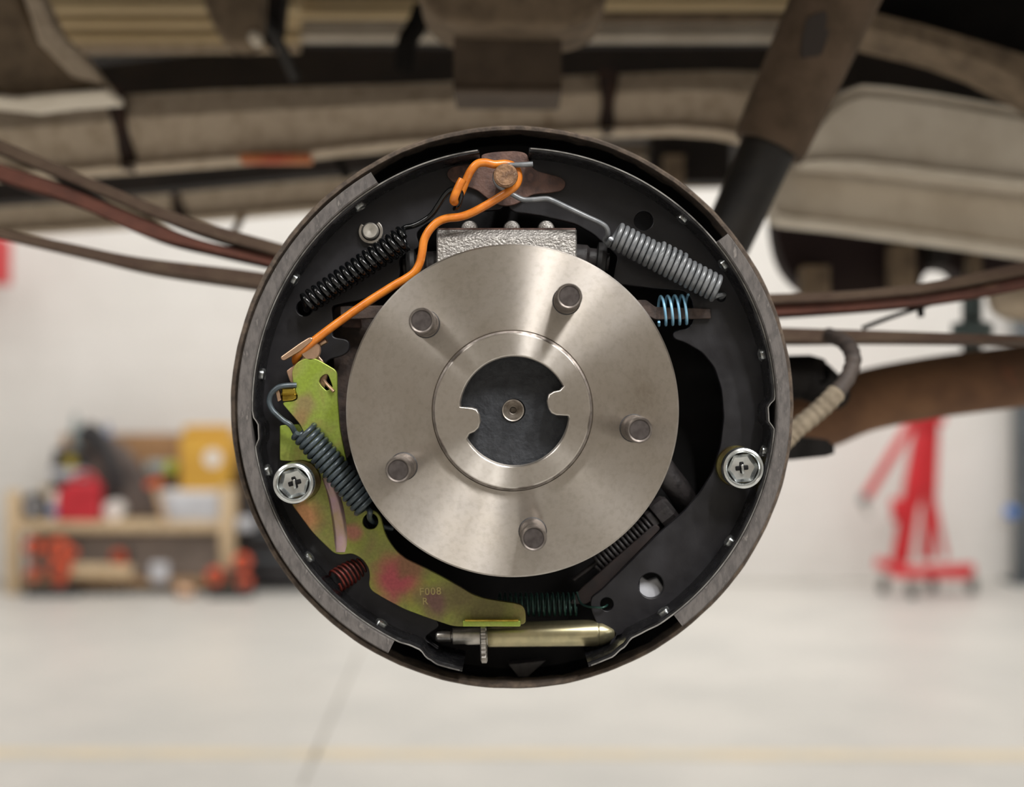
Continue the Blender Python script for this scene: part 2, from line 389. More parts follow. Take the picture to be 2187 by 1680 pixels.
# ------------------------------------------------------------------ room
def struct(name, me, m): return tag(put(name, me, m), None, None, kind='structure')
BW = 9.1
struct('floor', box((0, 2, -.05), (14, 15, .1)), 'floor_epoxy')
struct('wall_back', box((0, BW+.1, 2.3), (14, .2, 4.6)), 'wall_paint')
struct('wall_left', box((-6.9, 2, 2.3), (.2, 15, 4.6)), 'wall_paint')
struct('wall_right', box((6.9, 2, 2.3), (.2, 15, 4.6)), 'wall_paint')
struct('wall_front', box((0, -5.4, 2.3), (14, .2, 4.6)), 'rear_wall_paint')
struct('ceiling', box((0, 2, 4.65), (14, 15, .1)), 'ceiling_paint')
def fq(pts, m, name):
    """thin inlay on the floor through four floor points"""
    V = [(x, y, z) for z in (.0, .002) for x, y in pts]
    n = len(pts)
    Fc = [tuple(range(n)), tuple(range(n, 2*n))]+[(i, (i+1) % n, n+(i+1) % n, n+i) for i in range(n)]
    return pyd(V, Fc, 0)
def FL(x, y):
    Y = H*F/(y-CY); return ((x-CX)*Y/F, Y)
struct('trim_1', fq([FL(-60, 1598), FL(2250, 1604), FL(2250, 1622), FL(-60, 1616)], None, ''), 'floor_line')
struct('trim_2', fq([FL(768, 1385), FL(772, 1385), FL(648, 1679), FL(640, 1679)], None, ''), 'floor_joint')
struct('trim_3', fq([FL(-60, 1245), FL(2250, 1245), FL(2250, 1242), FL(-60, 1242)], None, ''), 'floor_joint')

# ------------------------------------------------------------------ brake: backing plate
BC = (0.0, 1.193)
bp = thing('backing_plate', 'round black brake backing plate with a dusty rusted rim behind the shoes', 'brake plate', (BC[0], .745, BC[1]-.144))
put('plate_disc', ring((BC[0], 0, BC[1]), (0, 1, 0), [(.1418, .726), (.1410, .738), (.1385, .7445), (.128, .7455), (.045, .7455), (.045, .749), (.139, .749), (.1435, .742)], 128), 'plate_black', bp)
def wob(me, amp):
    for v in me.vertices:
        a = math.atan2(v.co.z-BC[1], v.co.x-BC[0]); k = 1+amp*(math.sin(a*17)+.7*math.sin(a*41+1)+.5*math.sin(a*73+2))
        v.co.x = BC[0]+(v.co.x-BC[0])*k; v.co.z = BC[1]+(v.co.z-BC[1])*k
    return me
put('rim', wob(ring((BC[0], 0, BC[1]), (0, 1, 0), [(.1415, .722), (.1422, .7205), (.1436, .7203), (.1445, .7215), (.1446, .742), (.1436, .746), (.1412, .742)], 200), .0006), 'plate_rim_rust', bp)
put('reflection_tab', plate(px2([(1086, 1418), (1166, 1410), (1128, 1445), (1116, 1458)], .735), .735, .009), 'cast_dark', bp)  # small grey plate imitating a triangular reflection on the disc
# small boss the hold-down pins sit in and the shoe ledge pads
for (x, y) in ((642, 1026), (1571, 994)):
    p = P(x, y, .735); put('pin_boss', lathe((p.x, .733, p.z), (0, 1, 0), [(.006, 0), (.008, .012)], 20), 'plate_black', bp)

# ------------------------------------------------------------------ brake shoes
YW = .7025                                          # front face of the webs
def shoe(side):
    L = side < 0
    cx = BC[0] if L else .0017
    cz = BC[1]
    if L:
        la, lb, ta, tb = 120.9, 243.2, 97.3, 259.3
        tab = [(97, .0), (180.6, 0), (182.2, -.0006), (183.6, -.0026), (186.6, -.0024), (189, 0), (244, 0), (247, -.0008), (249, -.0006), (251.5, .0022), (254, .0036), (260, .0038)]
    else:
        la, lb, ta, tb = 39.4, -52.6, 87.0, -74.2
        tab = [(-75, .0042), (-69, .0036), (-66, .0016), (-63, -.0010), (-60, -.0008), (-56, 0), (-4.8, 0), (-2.8, -.003), (.2, -.0034), (2.2, 0), (88, 0)]
    lab = ('left brake shoe with long grey lining curving down beside the yellow-green lever' if L else
           'right brake shoe with grey lining and a large dark cutout in its black web')
    t = thing('brake_shoe', lab, 'brake shoe', (cx-.1 if L else cx+.1, .705, cz-.09), 'pair of brake shoes')
    put('lining', band(cx, cz, la, lb, .1266, .1331, .6800, .7270, 100), 'lining', t)
    tb_o = put('shoe_table', band(cx, cz, ta, tb, .1243, .1267, .6825, .7255, 200, dr=lambda a: interp(tab, a)), 'table_black', t)
    put('worn_edge', band(cx, cz, ta+(-.3 if not L else .3), tb+(.6 if not L else -.6), .1258, .1265, .6821, .6828, 200, dr=lambda a: interp(tab, a), bev=.0001), 'table_edge', tb_o)
    ro = .1252
    if L:
        outer = arc(cx, cz, ro, 98, 251, 90)
        inner = [(940, 1388), (905, 1362), (940, 1335), (900, 1270), (850, 1215), (800, 1150), (750, 1050), (715, 960), (690, 880),
                 (680, 800), (700, 768), (735, 758), (747, 746), (746, 730), (738, 724), (716, 721), (709, 716), (712, 690), (708, 652), (760, 643), (800, 632),
                 (850, 600), (856, 585), (853, 552), (868, 540), (892, 531), (896, 520), (889, 503), (893, 492), (915, 475), (960, 460), (1020, 452), (1070, 447), (1076, 438), (1045, 400), (1028, 345)]
        holes = [circ(650, 657, 17, 28)]
    else:
        outer = arc(cx, cz, ro, 86, -67, 90)
        inner = [(1300, 1388), (1318, 1350), (1280, 1345), (1262, 1300), (1262, 1276), (1285, 1259), (1340, 1205), (1400, 1145), (1460, 1092), (1495, 1052), (1522, 1008),
                 (1539, 950), (1546, 890), (1541, 830), (1526, 784), (1500, 752), (1462, 730), (1440, 724), (1436, 714), (1442, 706), (1472, 700), (1482, 680), (1478, 640), (1462, 621),
                 (1400, 616), (1330, 608), (1308, 604), (1312, 575), (1320, 548), (1290, 520), (1268, 500), (1230, 478), (1160, 461), (1096, 452), (1084, 440), (1112, 400), (1126, 345)]
        holes = [circ(1375, 471, 20, 32), circ(1391, 1250, 27, 36), circ(1296, 1290, 14, 24), circ(1540, 634, 9, 16)]
    ipx = px2(inner, YW)
    ol = outer+ipx
    # round the inner corners only
    rr = rp(ol, mm(9, YW), 3)
    put('web', plate(rr, YW, .0042, [px2(h, YW) for h in holes], .0005), 'web_black', t)
    riv = ([(767, 438), (630, 597), (560, 800), (572, 1005), (657, 1192), (812, 1335)] if L else
           [(1464, 460), (1549, 563), (1632, 757), (1637, 965), (1564, 1160), (1424, 1315)])
    for x, y in riv:
        p = P(x, y, .694); a = math.atan2(p.z-cz, p.x-cx); d = Vector((math.cos(a), 0, math.sin(a)))
        q = Vector((cx, .694, cz))+d*.1243
        put('rivet', lathe(q, -d, [(.0033, -.0004), (.0032, .0008), (.0022, .0014), (.0014, .0007), (0, .0005)], 18), 'zinc', tb_o)
    return t
shoeL = shoe(-1); shoeR = shoe(1)

# cast stop seen through the hole of the right web
t = put('parking_cable_bracket', plate(rp(px2([(1362, 1226), (1384, 1240), (1404, 1233), (1424, 1262), (1404, 1292), (1362, 1280)], .709), .001), .709, .006, bevel=.001), 'pale_grey')
tag(t, 'grey metal bracket showing through the round hole low in the right shoe', 'bracket')

# ------------------------------------------------------------------ hub
HC = P(1094.5, 876.5, .66)
hub = thing('axle_hub', 'bright turned steel axle hub flange with five wheel studs in the middle', 'wheel hub', (HC.x, .66, HC.z-.0783))
hx, hz = HC.x, HC.z
R0 = mm(356, .66); RP = mm(166.5, .6555)
put('flange', ring((hx, 0, hz), (0, 1, 0), [(RP-.004, .6605), (RP+.0012, .6605), (RP+.0016, .660), (R0-.0008, .660), (R0, .6609), (R0, .6695), (R0-.001, .671), (RP-.004, .671)], 256, 25), 'turned_steel', hub)
op = []
YP = .6555
# opening of the pilot: circle with two square lugs reaching in
op = (circ(1099, 878, 118, 40, 188, 333)
      + [(1196, 832), (1182, 835), (1172, 842), (1169, 856), (1172, 872), (1178, 882), (1188, 887), (1214, 888)]
      + circ(1099, 878, 118, 40, 8, 150)
      + [(1002, 927), (1014, 922), (1022, 914), (1026, 900), (1024, 886), (1018, 874), (1008, 870), (983, 868)])
pil = put('pilot_ring', plate(circ(hx, hz, RP, 160), YP, .014, [px2(op, YP)], .0007, 3), 'turned_bright', hub)
put('pilot_groove', ring((hx, 0, hz), (0, 1, 0), [(RP-.0002, .6593), (RP+.0010, .6599), (RP+.0010, .6608), (RP-.0002, .6608)], 160), 'stud_steel', hub)
put('bowl', lathe((hx+.0006, 0, hz), (0, 1, 0), [(.0300, .6585), (.0298, .669), (.0270, .6725), (.015, .6732), (.0056, .6724), (.0053, .674), (.0040, .684), (0, .686)], 72, 40, close=False), 'bowl_dark', hub)
put('center_hole', lathe((HC.x+.0003, 0, HC.z), (0, 1, 0), [(.0054, .6722), (.0052, .6714), (.0047, .6716), (.0024, .6760), (.0017, .6764), (.0014, .682), (0, .6825)], 40, 40, close=False), 'center_drill', hub)
put('axle_shaft', lathe((hx, .690, hz), (0, 1, 0), [(.036, 0), (.036, .03), (.034, .04), (.034, 2.0)], 40), 'cast_dark', hub)
for x, y in ((1217, 630), (899, 683), (851, 1003), (1140.5, 1153), (1368, 918)):
    q = P(x, y, .628)
    a = math.atan2(q.z-hz, q.x-hx); c = (hx+math.cos(a)*.0575, hz+math.sin(a)*.0575)
    st = put('wheel_stud', lathe((c[0], .628, c[1]), (0, 1, 0), [(.0001, .0012), (.0046, .0010), (.0047, .0002), (.0052, 0), (.0057, .0008), (.0057, .005), (.0061, .006)]+[p for k in range(12) for p in ((.0061, .0066+k*.0016), (.0057, .0074+k*.0016))]+[(.0062, .0265), (.0062, .033)], 40, 28), 'stud_steel', hub)
    put('stud_tip', lathe((c[0], .6279, c[1]), (0, 1, 0), [(.0001, .0008), (.0044, .0007), (.0046, .0011), (.0001, .002)], 32), 'stud_end', st)
    put('stud_gap_ring', ring((c[0], 0, c[1]), (0, 1, 0), [(.0061, .6593), (.0067, .6597), (.0067, .6606), (.0061, .6606)], 32), 'cast_dark', st)  # dark ring imitating the shaded gap round the stud

# ------------------------------------------------------------------ wheel cylinder
wc = thing('wheel_cylinder', 'cast grey wheel cylinder block just above the hub flange', 'brake cylinder', P(1082, 590, .70))
YC = .690
st = [(932, 0), (936, 0), (1226, 0), (1232, 0)]
rs = []
for x, i in ((932, .0012), (935, 0), (1229, 0), (1232, .0012)):
    rs.append([P(x, yy, YC)+Vector((0, d+(i if d < .012 else 0), dz)) for yy, d, dz in ((487, .0060, 0), (489, .0035, 0), (503, .0008, 0), (508, 0, 0), (600, 0, 0), (606, .004, 0), (606, .040, 0), (487, .040, 0))])
put('cylinder_body', loft(rs, 25), 'cast_iron', wc)
put('top_scale', boxpx(934, 486.5, 1230, 492, YC+.0042, .03, .0005), 'rust_dark', wc)
for x in (1003, 1093, 1166):
    p = P(x, 490, YC+.012)
    put('bolt_head', lathe((p.x, p.y-.006, p.z), (0, 1, 0), [(.0001, 0), (.0022, .0004), (.0036, .0015), (.0042, .0035), (.0042, .012)], 24), 'cast_iron', wc)
for x0, x1, y0, y1 in ((930, 862, 568, 572), (1234, 1300, 553, 560)):
    a, b = P(x0, y0, .706), P(x1, y1, .706)
    put('pushrod', lathe(a, b-a, [(.0075, -.004), (.0075, .004), (.0062, .0055), (.0062, .009), (.0046, .0105), (.0046, (b-a).length)], 28), 'cast_dark', wc)
    d = (b-a).normalized()
    put('dust_boot', lathe(b-d*.006, d, [(.004, -.001), (.0095, 0), (.0100, .002), (.0092, .004), (.004, .005)], 28), 'rubber_black', wc)

# ------------------------------------------------------------------ anchor pin, guide plate
gp = [(1028, 330), (1045, 326), (1061, 324), (1102, 322), (1126, 327), (1130, 345), (1142, 364), (1184, 374), (1202, 380), (1209, 392), (1202, 407), (1172, 412), (1140, 414),
      (1122, 423), (1108, 434), (1086, 440), (1066, 438), (1050, 430), (1036, 420), (1019, 405), (992, 397), (966, 389), (953, 374), (959, 358), (985, 352), (1018, 348), (1028, 340)]
t = put('guide_plate', plate(rp(px2(gp, .7), mm(14, .7), 4), .7, .0024), 'rust_dark')
tag(t, 'rusty brown winged guide plate under the anchor pin at the top', 'plate')
t = thing('anchor_pin', 'corroded round anchor pin head holding the spring ends at the top', 'pin', P(1080, 376, .72))
p = P(1080, 374, .674)
put('pin_head', lathe((p.x, .674, p.z), (0, 1, 0), [(.0001, .0002), (.0048, 0), (.0057, .0006), (.0059, .0018), (.0057, .0028), (.0046, .0034)], 36), 'rust_pin', t)
put('pin_shank', lathe((p.x, .677, p.z), (0, 1, 0), [(.0042, 0), (.0042, .068)], 24), 'rust_dark', t)

# ------------------------------------------------------------------ orange adjuster link
Y1 = .681
pts = [P(988, 383, .676), P(980, 398, .676), P(971, 419, .6765), P(969, 429, .6785), P(973, 430, .6825), P(979, 421, .685), P(986, 408, .6848), P(996, 384, .683), P(1006, 364, .6815), P(1019, 350, .681), P(1036, 347, .681),
       P(1056, 351, .681), P(1082, 350, .6818), P(1100, 358, .682), P(1107, 376, .682), P(1103, 393, .682), P(1090, 406, .6825), P(1070, 419, .683), P(1040, 437, .6835), P(1008, 454, .684), P(982, 463, .684),
       P(955, 466, .684), P(935, 474, .684), P(918, 490, .684), P(906, 512, .684), P(902, 536, .684), P(897, 560, .684), P(886, 580, .684), P(868, 594, .6845), P(840, 610, .685),
       P(780, 648, .686), P(720, 690, .687), P(680, 720, .688), P(652, 742, .689), P(638, 755, .691), P(632, 766, .694), P(633, 774, .698)]
t = put('adjuster_link', sweep(catmull(pts, 6), .00205, 14), 'orange_paint')
tag(t, 'orange painted bent wire link running from the anchor pin down to the lever', 'link rod')

# ------------------------------------------------------------------ return springs
def spring(name, lab, p0, p1, R, r, turns, m, ends=(), phase=0, Rf=None, sides=10, seg=18, hooks=('hook_wire', 'hook_wire')):
    t = thing(name, lab, 'spring', (Vector(p0)+Vector(p1))/2)
    hp = helix(p0, p1, R, turns, seg, phase, Rf)
    put('coil', sweep(hp, r, sides), m, t)
    for nm, e in zip(hooks, ends):
        if e: put(nm, sweep(catmull(e, 6), r, 10), m, t)
    return t, hp
YS = .690
hp = helix(P(1310, 500, YS), P(1533, 617, YS), mm(25.5, YS), 20.3, 18, .6)
t, _ = spring('return_spring', 'grey coil return spring slanting down at the upper right', P(1310, 500, YS), P(1533, 617, YS), mm(25.5, YS), mm(5.6, YS), 20.3, 'spring_gray',
   ends=([P(1138, 350, .6785), P(1110, 352, .6785), P(1085, 354, .680), P(1063, 364, .6835), P(1057, 380, .6845), P(1064, 396, .6845), P(1080, 406, .6835), P(1100, 418, .683), P(1118, 426, .683), P(1140, 426, .683), P(1165, 424, .683), P(1180, 428, .683), P(1210, 442, .684), P(1250, 461, .685), P(1284, 477, .686), P(1296, 488, .687), P(1298, 502, .689), P(1292, 512, .692), hp[4], hp[0]],
         [hp[-1], hp[-1]+Vector((.001, .002, 0)), P(1546, 628, .697), P(1540, 634, .702), P(1538, 634, .708)]), phase=.6)
put('inner_coil', sweep(helix(P(1398, 538, YS), P(1456, 568, YS), mm(25.5, YS), 5, 18, .2), mm(4.8, YS), 8), 'spring_gray', t)
hp = helix(P(866, 507, YS), P(657, 646, YS+.002), mm(22.5, YS), 17.2, 18, 0, lambda t: 1.06-.2*t)
t, _ = spring('return_spring', 'glossy black coil return spring slanting down at the upper left', P(866, 507, YS), P(657, 646, YS+.002), mm(22.5, YS), mm(6.1, YS), 17.2, 'spring_black',
   ends=([hp[0], P(862, 488, .691), P(885, 481, .690), P(905, 471, .689), P(922, 458, .688), P(936, 438, .686), P(950, 417, .683), P(963, 405, .681), P(974, 404, .6795), P(984, 412, .6795), P(983, 426, .681), P(978, 440, .683), P(972, 446, .686)],
         [hp[-1], P(655, 660, .698), P(652, 660, .706)]), Rf=lambda t: 1.06-.2*t)
hp = helix(P(646, 917, YS-.004), P(783, 1082, YS-.002), mm(25, YS), 16.4, 18, .4)
t, _ = spring('lever_spring', 'slate grey tight coil spring lying across the yellow-green lever', P(646, 917, YS-.004), P(783, 1082, YS-.002), mm(25, YS), mm(6.0, YS), 16.4, 'spring_slate',
   ends=([P(633, 822, .688), P(612, 823, .6868), P(594, 827, .686), P(579, 841, .686), P(575, 858, .686), P(581, 874, .686), P(592, 886, .686), P(606, 898, .686), P(622, 909, .686), hp[5], hp[1]],
         [hp[-1], P(790, 1090, .688), P(789, 1104, .691), P(794, 1112, .696), P(806, 1119, .702), P(824, 1126, .706), P(838, 1128, .708)]), phase=.4)
spring('shoe_spring', 'thin dark green coil spring beside the tip of the lever at the bottom', P(1062, 1291, .712), P(1232, 1290, .712), mm(24, .712), mm(2.4, .712), 15.2, 'spring_green',
   ends=(None, [P(1232, 1264, .711), P(1236, 1278, .709), P(1242, 1289, .707), P(1254, 1295, .704), P(1272, 1297, .7), P(1286, 1297, .6985), P(1294, 1294, .7), P(1297, 1291, .706)]), phase=1.5, seg=20)
spring('strut_spring', 'short pale blue open coil spring around the rusty strut on the right', P(1404, 664, .7015), P(1472, 660, .7015), mm(31, .7015), mm(2.9, .7015), 4.6, 'spring_blue', phase=.9, seg=28)
spring('lever_return_spring', 'short dark red coil spring beside the lower left of the lever', P(714, 1243, .699), P(778, 1203, .708), mm(24, .70), mm(2.9, .70), 8.4, 'spring_red', phase=.3)
spring('cable_spring', 'dark steel cable spring half hidden behind the lower right of the hub', P(1270, 1205, .722), P(1390, 1118, .722), mm(19, .722), mm(3.6, .722), 14.5, 'cast_dark', phase=0)

# parking-brake cable end and guide tube in the dark cutout
t = thing('parking_cable_end', 'dark cable end fitting at the lower right edge of the hub', 'cable fitting', P(1400, 1110, .722))
a, b = P(1388, 1118, .722), P(1436, 1080, .722)
put('ferrule', lathe(a, b-a, [(.004, 0), (.0062, .001), (.0062, .004), (.0050, .0045), (.0082, .005), (.0086, .007), (.0084, .0125), (.0060, .0145)], 10, 20), 'cast_dark', t)
put('cable', sweep([P(1225, 1238, .722), a], .0014, 8), 'cast_dark', t)
t = put('cable_guide_tube', sweep(catmull([P(1405, 985, .724), P(1425, 1015, .725), P(1452, 1050, .728), P(1470, 1085, .736)], 6), .0065, 16), 'cast_dark')
tag(t, 'dark curved cable guide tube inside the cutout of the right shoe', 'tube')
# parking brake lever behind the right shoe
t = put('parking_lever', plate(rp(px2([(1215, 1290), (1235, 1262), (1340, 1170), (1400, 1118), (1412, 1128), (1320, 1222), (1255, 1290)], .715), .002), .715, .003), 'lever_dark')
tag(t, 'rust tinged flat lever arm running beside the lower right edge of the hub', 'lever')
# strut
t = thing('parking_strut', 'rusty flat strut bar with its end passing through the blue spring', 'strut', P(1450, 670, .709))
put('strut_bar', plate(rp(px2([(1517, 659), (1519, 680), (1400, 682), (1370, 668), (1200, 668), (900, 676), (728, 682), (726, 654), (900, 650), (1380, 640), (1400, 655)], .6995), .0008), .6995, .005), 'rust_strut', t)
t = thing('parking_lever_pivot', 'dark rusty lever end in the gap left of the hub', 'lever', P(750, 690, .715))
put('lever_end', plate(rp(px2([(712, 655), (770, 644), (812, 650), (815, 690), (790, 760), (745, 980), (716, 980), (712, 760)], .716), .003), .716, .0035), 'rust_strut', t)
put('pivot_block', box(P(752, 690, .713), (.0095, .006, .0048), (0, 0, 0), .0006), 'rust_dark', t)

# ------------------------------------------------------------------ self adjuster lever
YL = .6945
al = thing('adjuster_lever', 'yellow-green plated self-adjuster lever with pinkish tint left of the hub', 'lever', P(800, 1250, YL))
low = [(560+88, 985), (700, 985), (742, 1000), (770, 1060), (786, 1092), (799, 1088), (812, 1099), (818, 1118), (821, 1134), (832, 1156), (848, 1177), (866, 1192), (912, 1214), (947, 1232), (986, 1254), (1008, 1268), (1034, 1277),
       (1070, 1283), (1104, 1288), (1117, 1293), (1123, 1306), (1123, 1333), (1100, 1334), (989, 1338), (966, 1337), (915, 1320), (864, 1301), (819, 1277), (794, 1262), (787, 1250), (790, 1228), (787, 1212), (774, 1193), (752, 1181), (729, 1185),
       (712, 1181), (668, 1138), (623, 1078), (612, 1050)]
hole = circ(791, 1113, 16.5, 28)
body = put('lever_plate', plate(rp(px2(low, YL), mm(10, YL), 4), YL, .0028, [px2(hole, YL)], .0005, 3), 'chromate', al)
body.data.materials[0] = chromate('chromate_lever', OLIVE, [(P(845, 1236, YL), .017, (196, 86, 104)), (P(925, 1285, YL), .012, (130, 92, 94)), (P(650, 1105, YL), .013, (190, 132, 92)), (P(752, 1135, YL), .007, (196, 128, 116)),
    (P(880, 1205, YL), .010, (150, 110, 84)), (P(1040, 1300, YL), .018, (112, 104, 66)), (P(980, 1265, YL), .012, (122, 110, 76))], WL[body])
# rib pressed into the plate
rib = catmull([P(700, 1020, YL+.0006), P(714, 1060, YL+.0002), P(722, 1100, YL-.0002), P(727, 1140, YL), P(728, 1178, YL+.001)], 8)
V = []; Fc = []
nn = len(rib)
prof = [(-17, .0012), (-14, -.0002), (-8, -.0014), (5, -.0014), (13, -.0006), (17, .0012)]
for p in rib:
    for w, d in prof: V.append(p+Vector((mm(w, YL), d, 0)))
for i in range(nn-1):
    for k in range(len(prof)-1):
        a = i*len(prof)+k; Fc.append((a, a+1, a+1+len(prof), a+len(prof)))
    Fc.append((i*len(prof), (i+1)*len(prof), (i+2)*len(prof)-1, (i+1)*len(prof)-1))
Fc.append(tuple(range(len(prof)))); Fc.append(tuple(range((nn-1)*len(prof), nn*len(prof))))
put('pressed_rib', pyd(V, Fc, 50), 'chromate_pink', body)
# upper part of the lever
YU = .6885
upp = [(623, 793), (630, 778), (641, 769), (655, 764), (670, 764), (684, 770), (716, 789), (720, 797), (721, 850), (726, 915), (741, 988), (748, 1016), (700, 1016), (672, 968), (640, 905), (603, 862), (606, 858), (632, 855), (636, 848), (626, 820)]
tear = [(681, 815), (684, 806), (693, 799), (700, 799), (704, 808), (710, 824), (709, 829), (697, 834), (686, 823)]
u = put('upper_plate', plate(rp(px2(upp, YU), mm(7, YU), 4), YU, .0024, [rp(px2(tear, YU), mm(3, YU), 2)], .0004, 3), 'chromate_green', al)
u.data.materials[0] = chromate('chromate_upper', GREEN, [(P(648, 868, YU), .009, (166, 146, 104)), (P(640, 895, YU), .006, (172, 142, 98))], WL[u])
put('shoulder', plate(rp(px2([(598, 908), (640, 905), (690, 985), (640, 986), (598, 983)], YL), mm(4, YL), 3), YL-.001, .0028, bevel=.0004), 'chromate_green', al)
# joggle joining both levels
a = [P(700, 1000, YU+.001), P(748, 1000, YU+.001), P(752, 1022, YL+.001), P(700, 1024, YL+.001)]
put('joggle', pyd([v+Vector((0, dd, 0)) for dd in (0, .002) for v in a], [(0, 1, 2, 3), (4, 5, 6, 7), (0, 1, 5, 4), (1, 2, 6, 5), (2, 3, 7, 6), (3, 0, 4, 7)], 0), 'chromate', al)
put('bent_tab', sweep([P(636, 842, YU+.001), P(618, 843, YU+.0006), P(612, 843, YU-.0006), P(600, 843, YU-.001)], .0028, 4, flat=.3), 'chromate_gold', u)
put('spring_tab', plate(rp(px2([(602, 829), (630, 828), (634, 850), (626, 855), (603, 857)], YU), mm(3, YU)), YU-.0008, .0022, bevel=.0005), 'chromate_gold', u)
put('tab_edge', plate(rp(px2([(587, 827), (595, 824), (602, 854), (594, 858)], YU), mm(2, YU)), YU-.0016, .005, bevel=.0004), 'zinc_copper', u)
put('peg', sweep([P(692, 812, YU+.002), P(698, 820, YU-.0005), P(713, 836, YU-.002)], .00085, 8), 'zinc_copper', u)
put('flange', boxpx(988, 1325, 1112, 1338, YL-.0042, .0058, .0006), 'chromate_green', body)
put('flange_lip', boxpx(992, 1322.5, 1108, 1327, YL-.0048, .003, .0005), 'chromate_gold', body)
def stamp(txt, x, y, size, rot=0):
    cu = bpy.data.curves.new('t', 'FONT'); cu.body = txt; cu.size = size; cu.extrude = .00008; cu.align_x = 'CENTER'; cu.align_y = 'CENTER'; cu.bevel_depth = .00005; cu.resolution_u = 3
    cu.space_character = 1.1
    o = bpy.data.objects.new('t', cu); COL.objects.link(o); dg = bpy.context.evaluated_depsgraph_get()
    me = bpy.data.meshes.new_from_object(o.evaluated_get(dg)); bpy.data.objects.remove(o); bpy.data.curves.remove(cu)
    c = P(x, y, YL-.0001); R = Matrix.Rotation(rot, 4, 'Z')
    for v in me.vertices:
        q = R @ v.co; v.co = (c.x+q.x, c.y-q.z, c.z+q.y)
    o = put('stamped_mark', me, 'stamp_olive', body)
    return o
stamp('F008', 919, 1263, .0052, .04); stamp('R', 908, 1284, .0048, .04)
# copper coloured pawl at the top of the lever
pw = thing('lever_pawl', 'copper coloured pivot bracket at the top end of the lever under the orange link', 'bracket', P(640, 790, .694))
put('pawl_plate', plate(rp(px2([(611, 792), (640, 770), (650, 755), (668, 745), (690, 770), (700, 800), (690, 840), (640, 850), (618, 812)], .6925), .0008), .6925, .002), 'zinc_copper', pw)
put('pawl_bar', plate(rp(px2([(598, 762), (600, 768), (606, 770), (640, 750), (668, 727), (668, 721), (661, 719), (640, 732)], .686), .0012), .686, .004, bevel=.0006), 'zinc_copper', pw)
q = P(664, 748, .69); put('pawl_disc', lathe((q.x, .6885, q.z), (0, 1, 0), [(.0001, 0), (.0045, 0), (.005, .0006), (.005, .0022)], 32), 'zinc_copper', pw)
put('pawl_pin', sweep([P(676, 738, .693), P(697, 726, .692)], .0016, 10), 'zinc_copper', pw)

# ------------------------------------------------------------------ hold-downs
def hold(name, lab, x, y, rot, Yc, Yb):
    """cap seen at px (x, y) at depth Yc, its coil standing on the plate at depth Yb"""
    c = P(x, y, Yc); cx, cz = c.x, c.z; k = Yc/.68
    t = thing(name, lab, 'retainer', (cx, Yb, cz), 'shoe hold-down retainers')
    put('cap', lathe((cx, Yc, cz), (0, 1, 0), [(r*k, d) for r, d in [(.0072, .0022), (.0078, .0006), (.0088, -.0002), (.0097, .0002), (.0102, .002), (.0102, .0050), (.0092, .0065), (.0080, .0050), (.0074, .0035)]], 56, 50, close=False), 'zinc', t)
    V = []; Fc = []; n = 12
    for rr, d in (((.0076, .0068), .0015), ((.0062, .0052), .0042), ((.0020, .0020), .0050)):
        for q in range(n):
            a = 2*PI*q/n+rot; r_ = (rr[0] if q % 2 == 0 else rr[1])*k
            V.append((cx+math.cos(a)*r_, Yc+d, cz+math.sin(a)*r_))
    V.append((cx, Yc+.0050, cz))
    for q in range(n):
        q2 = (q+1) % n; Fc += [(q, q2, n+q2, n+q), (n+q, n+q2, 2*n+q2, 2*n+q), (2*n+q, 2*n+q2, 3*n)]
    cup = put('cup', pyd(V, Fc, 20), 'zinc', t)
    put('slot', box((cx, Yc+.0047, cz), (.0062, .0012, .0022), (0, -rot, 0), .0004), 'plate_black', cup)
    put('slot', box((cx, Yc+.0048, cz+.0002), (.0020, .0012, .0056), (0, -rot, 0), .0004), 'plate_black', cup)
    put('pin_tip', box((cx+.0001, Yc+.0034, cz-.0005), (.0012, .0016, .0046), (0, -.15, 0), .0004), 'zinc', t)
    L = Yb-Yc
    put('coil', sweep(helix((cx, Yc+.006, cz), (cx, Yb-.002, cz), .0084*k, 4.2, 24), .0011, 8), 'hold_olive', t)
    put('seat_washer', lathe((cx, Yb, cz), (0, 1, 0), [(.0060, -.0020), (.0100*k, -.0022), (.0104*k, -.0014), (.0104*k, .0002), (.006, .0004)], 40, 40), 'hold_olive', t)
    put('sleeve', lathe((cx, Yc, cz), (0, 1, 0), [(.0070*k, .006), (.0070*k, L)], 32), 'cast_dark', t)
hold('hold_down', 'shiny zinc hold-down cap beside the yellow-green lever on the left', 626, 1032, .28, .671, .6942)
hold('hold_down', 'shiny zinc hold-down cap standing alone on the right shoe', 1588, 1000, .1, .680, .7022)

# pin with clip
t = thing('pivot_pin', 'round silver pin with open retaining clip on the upper left shoe', 'pin', P(792, 494, .7))
q = P(791, 493, .6985)
put('pin', lathe((q.x, .6972, q.z), (0, 1, 0), [(.0001, .0003), (.001, .0001), (.0035, 0), (.0041, .0005), (.0041, .009)], 36), 'zinc_dull', t)
Rr = []
put('retaining_clip', plate([(q.x+.0061*math.cos(math.radians(a)), q.z+.0061*math.sin(math.radians(a))) for a in range(140, 413, 8)]+[(q.x+.0046*math.cos(math.radians(a)), q.z+.0046*math.sin(math.radians(a))) for a in range(412, 139, -8)], .7005, .0011, bevel=.0002), 'steel_grey', t)

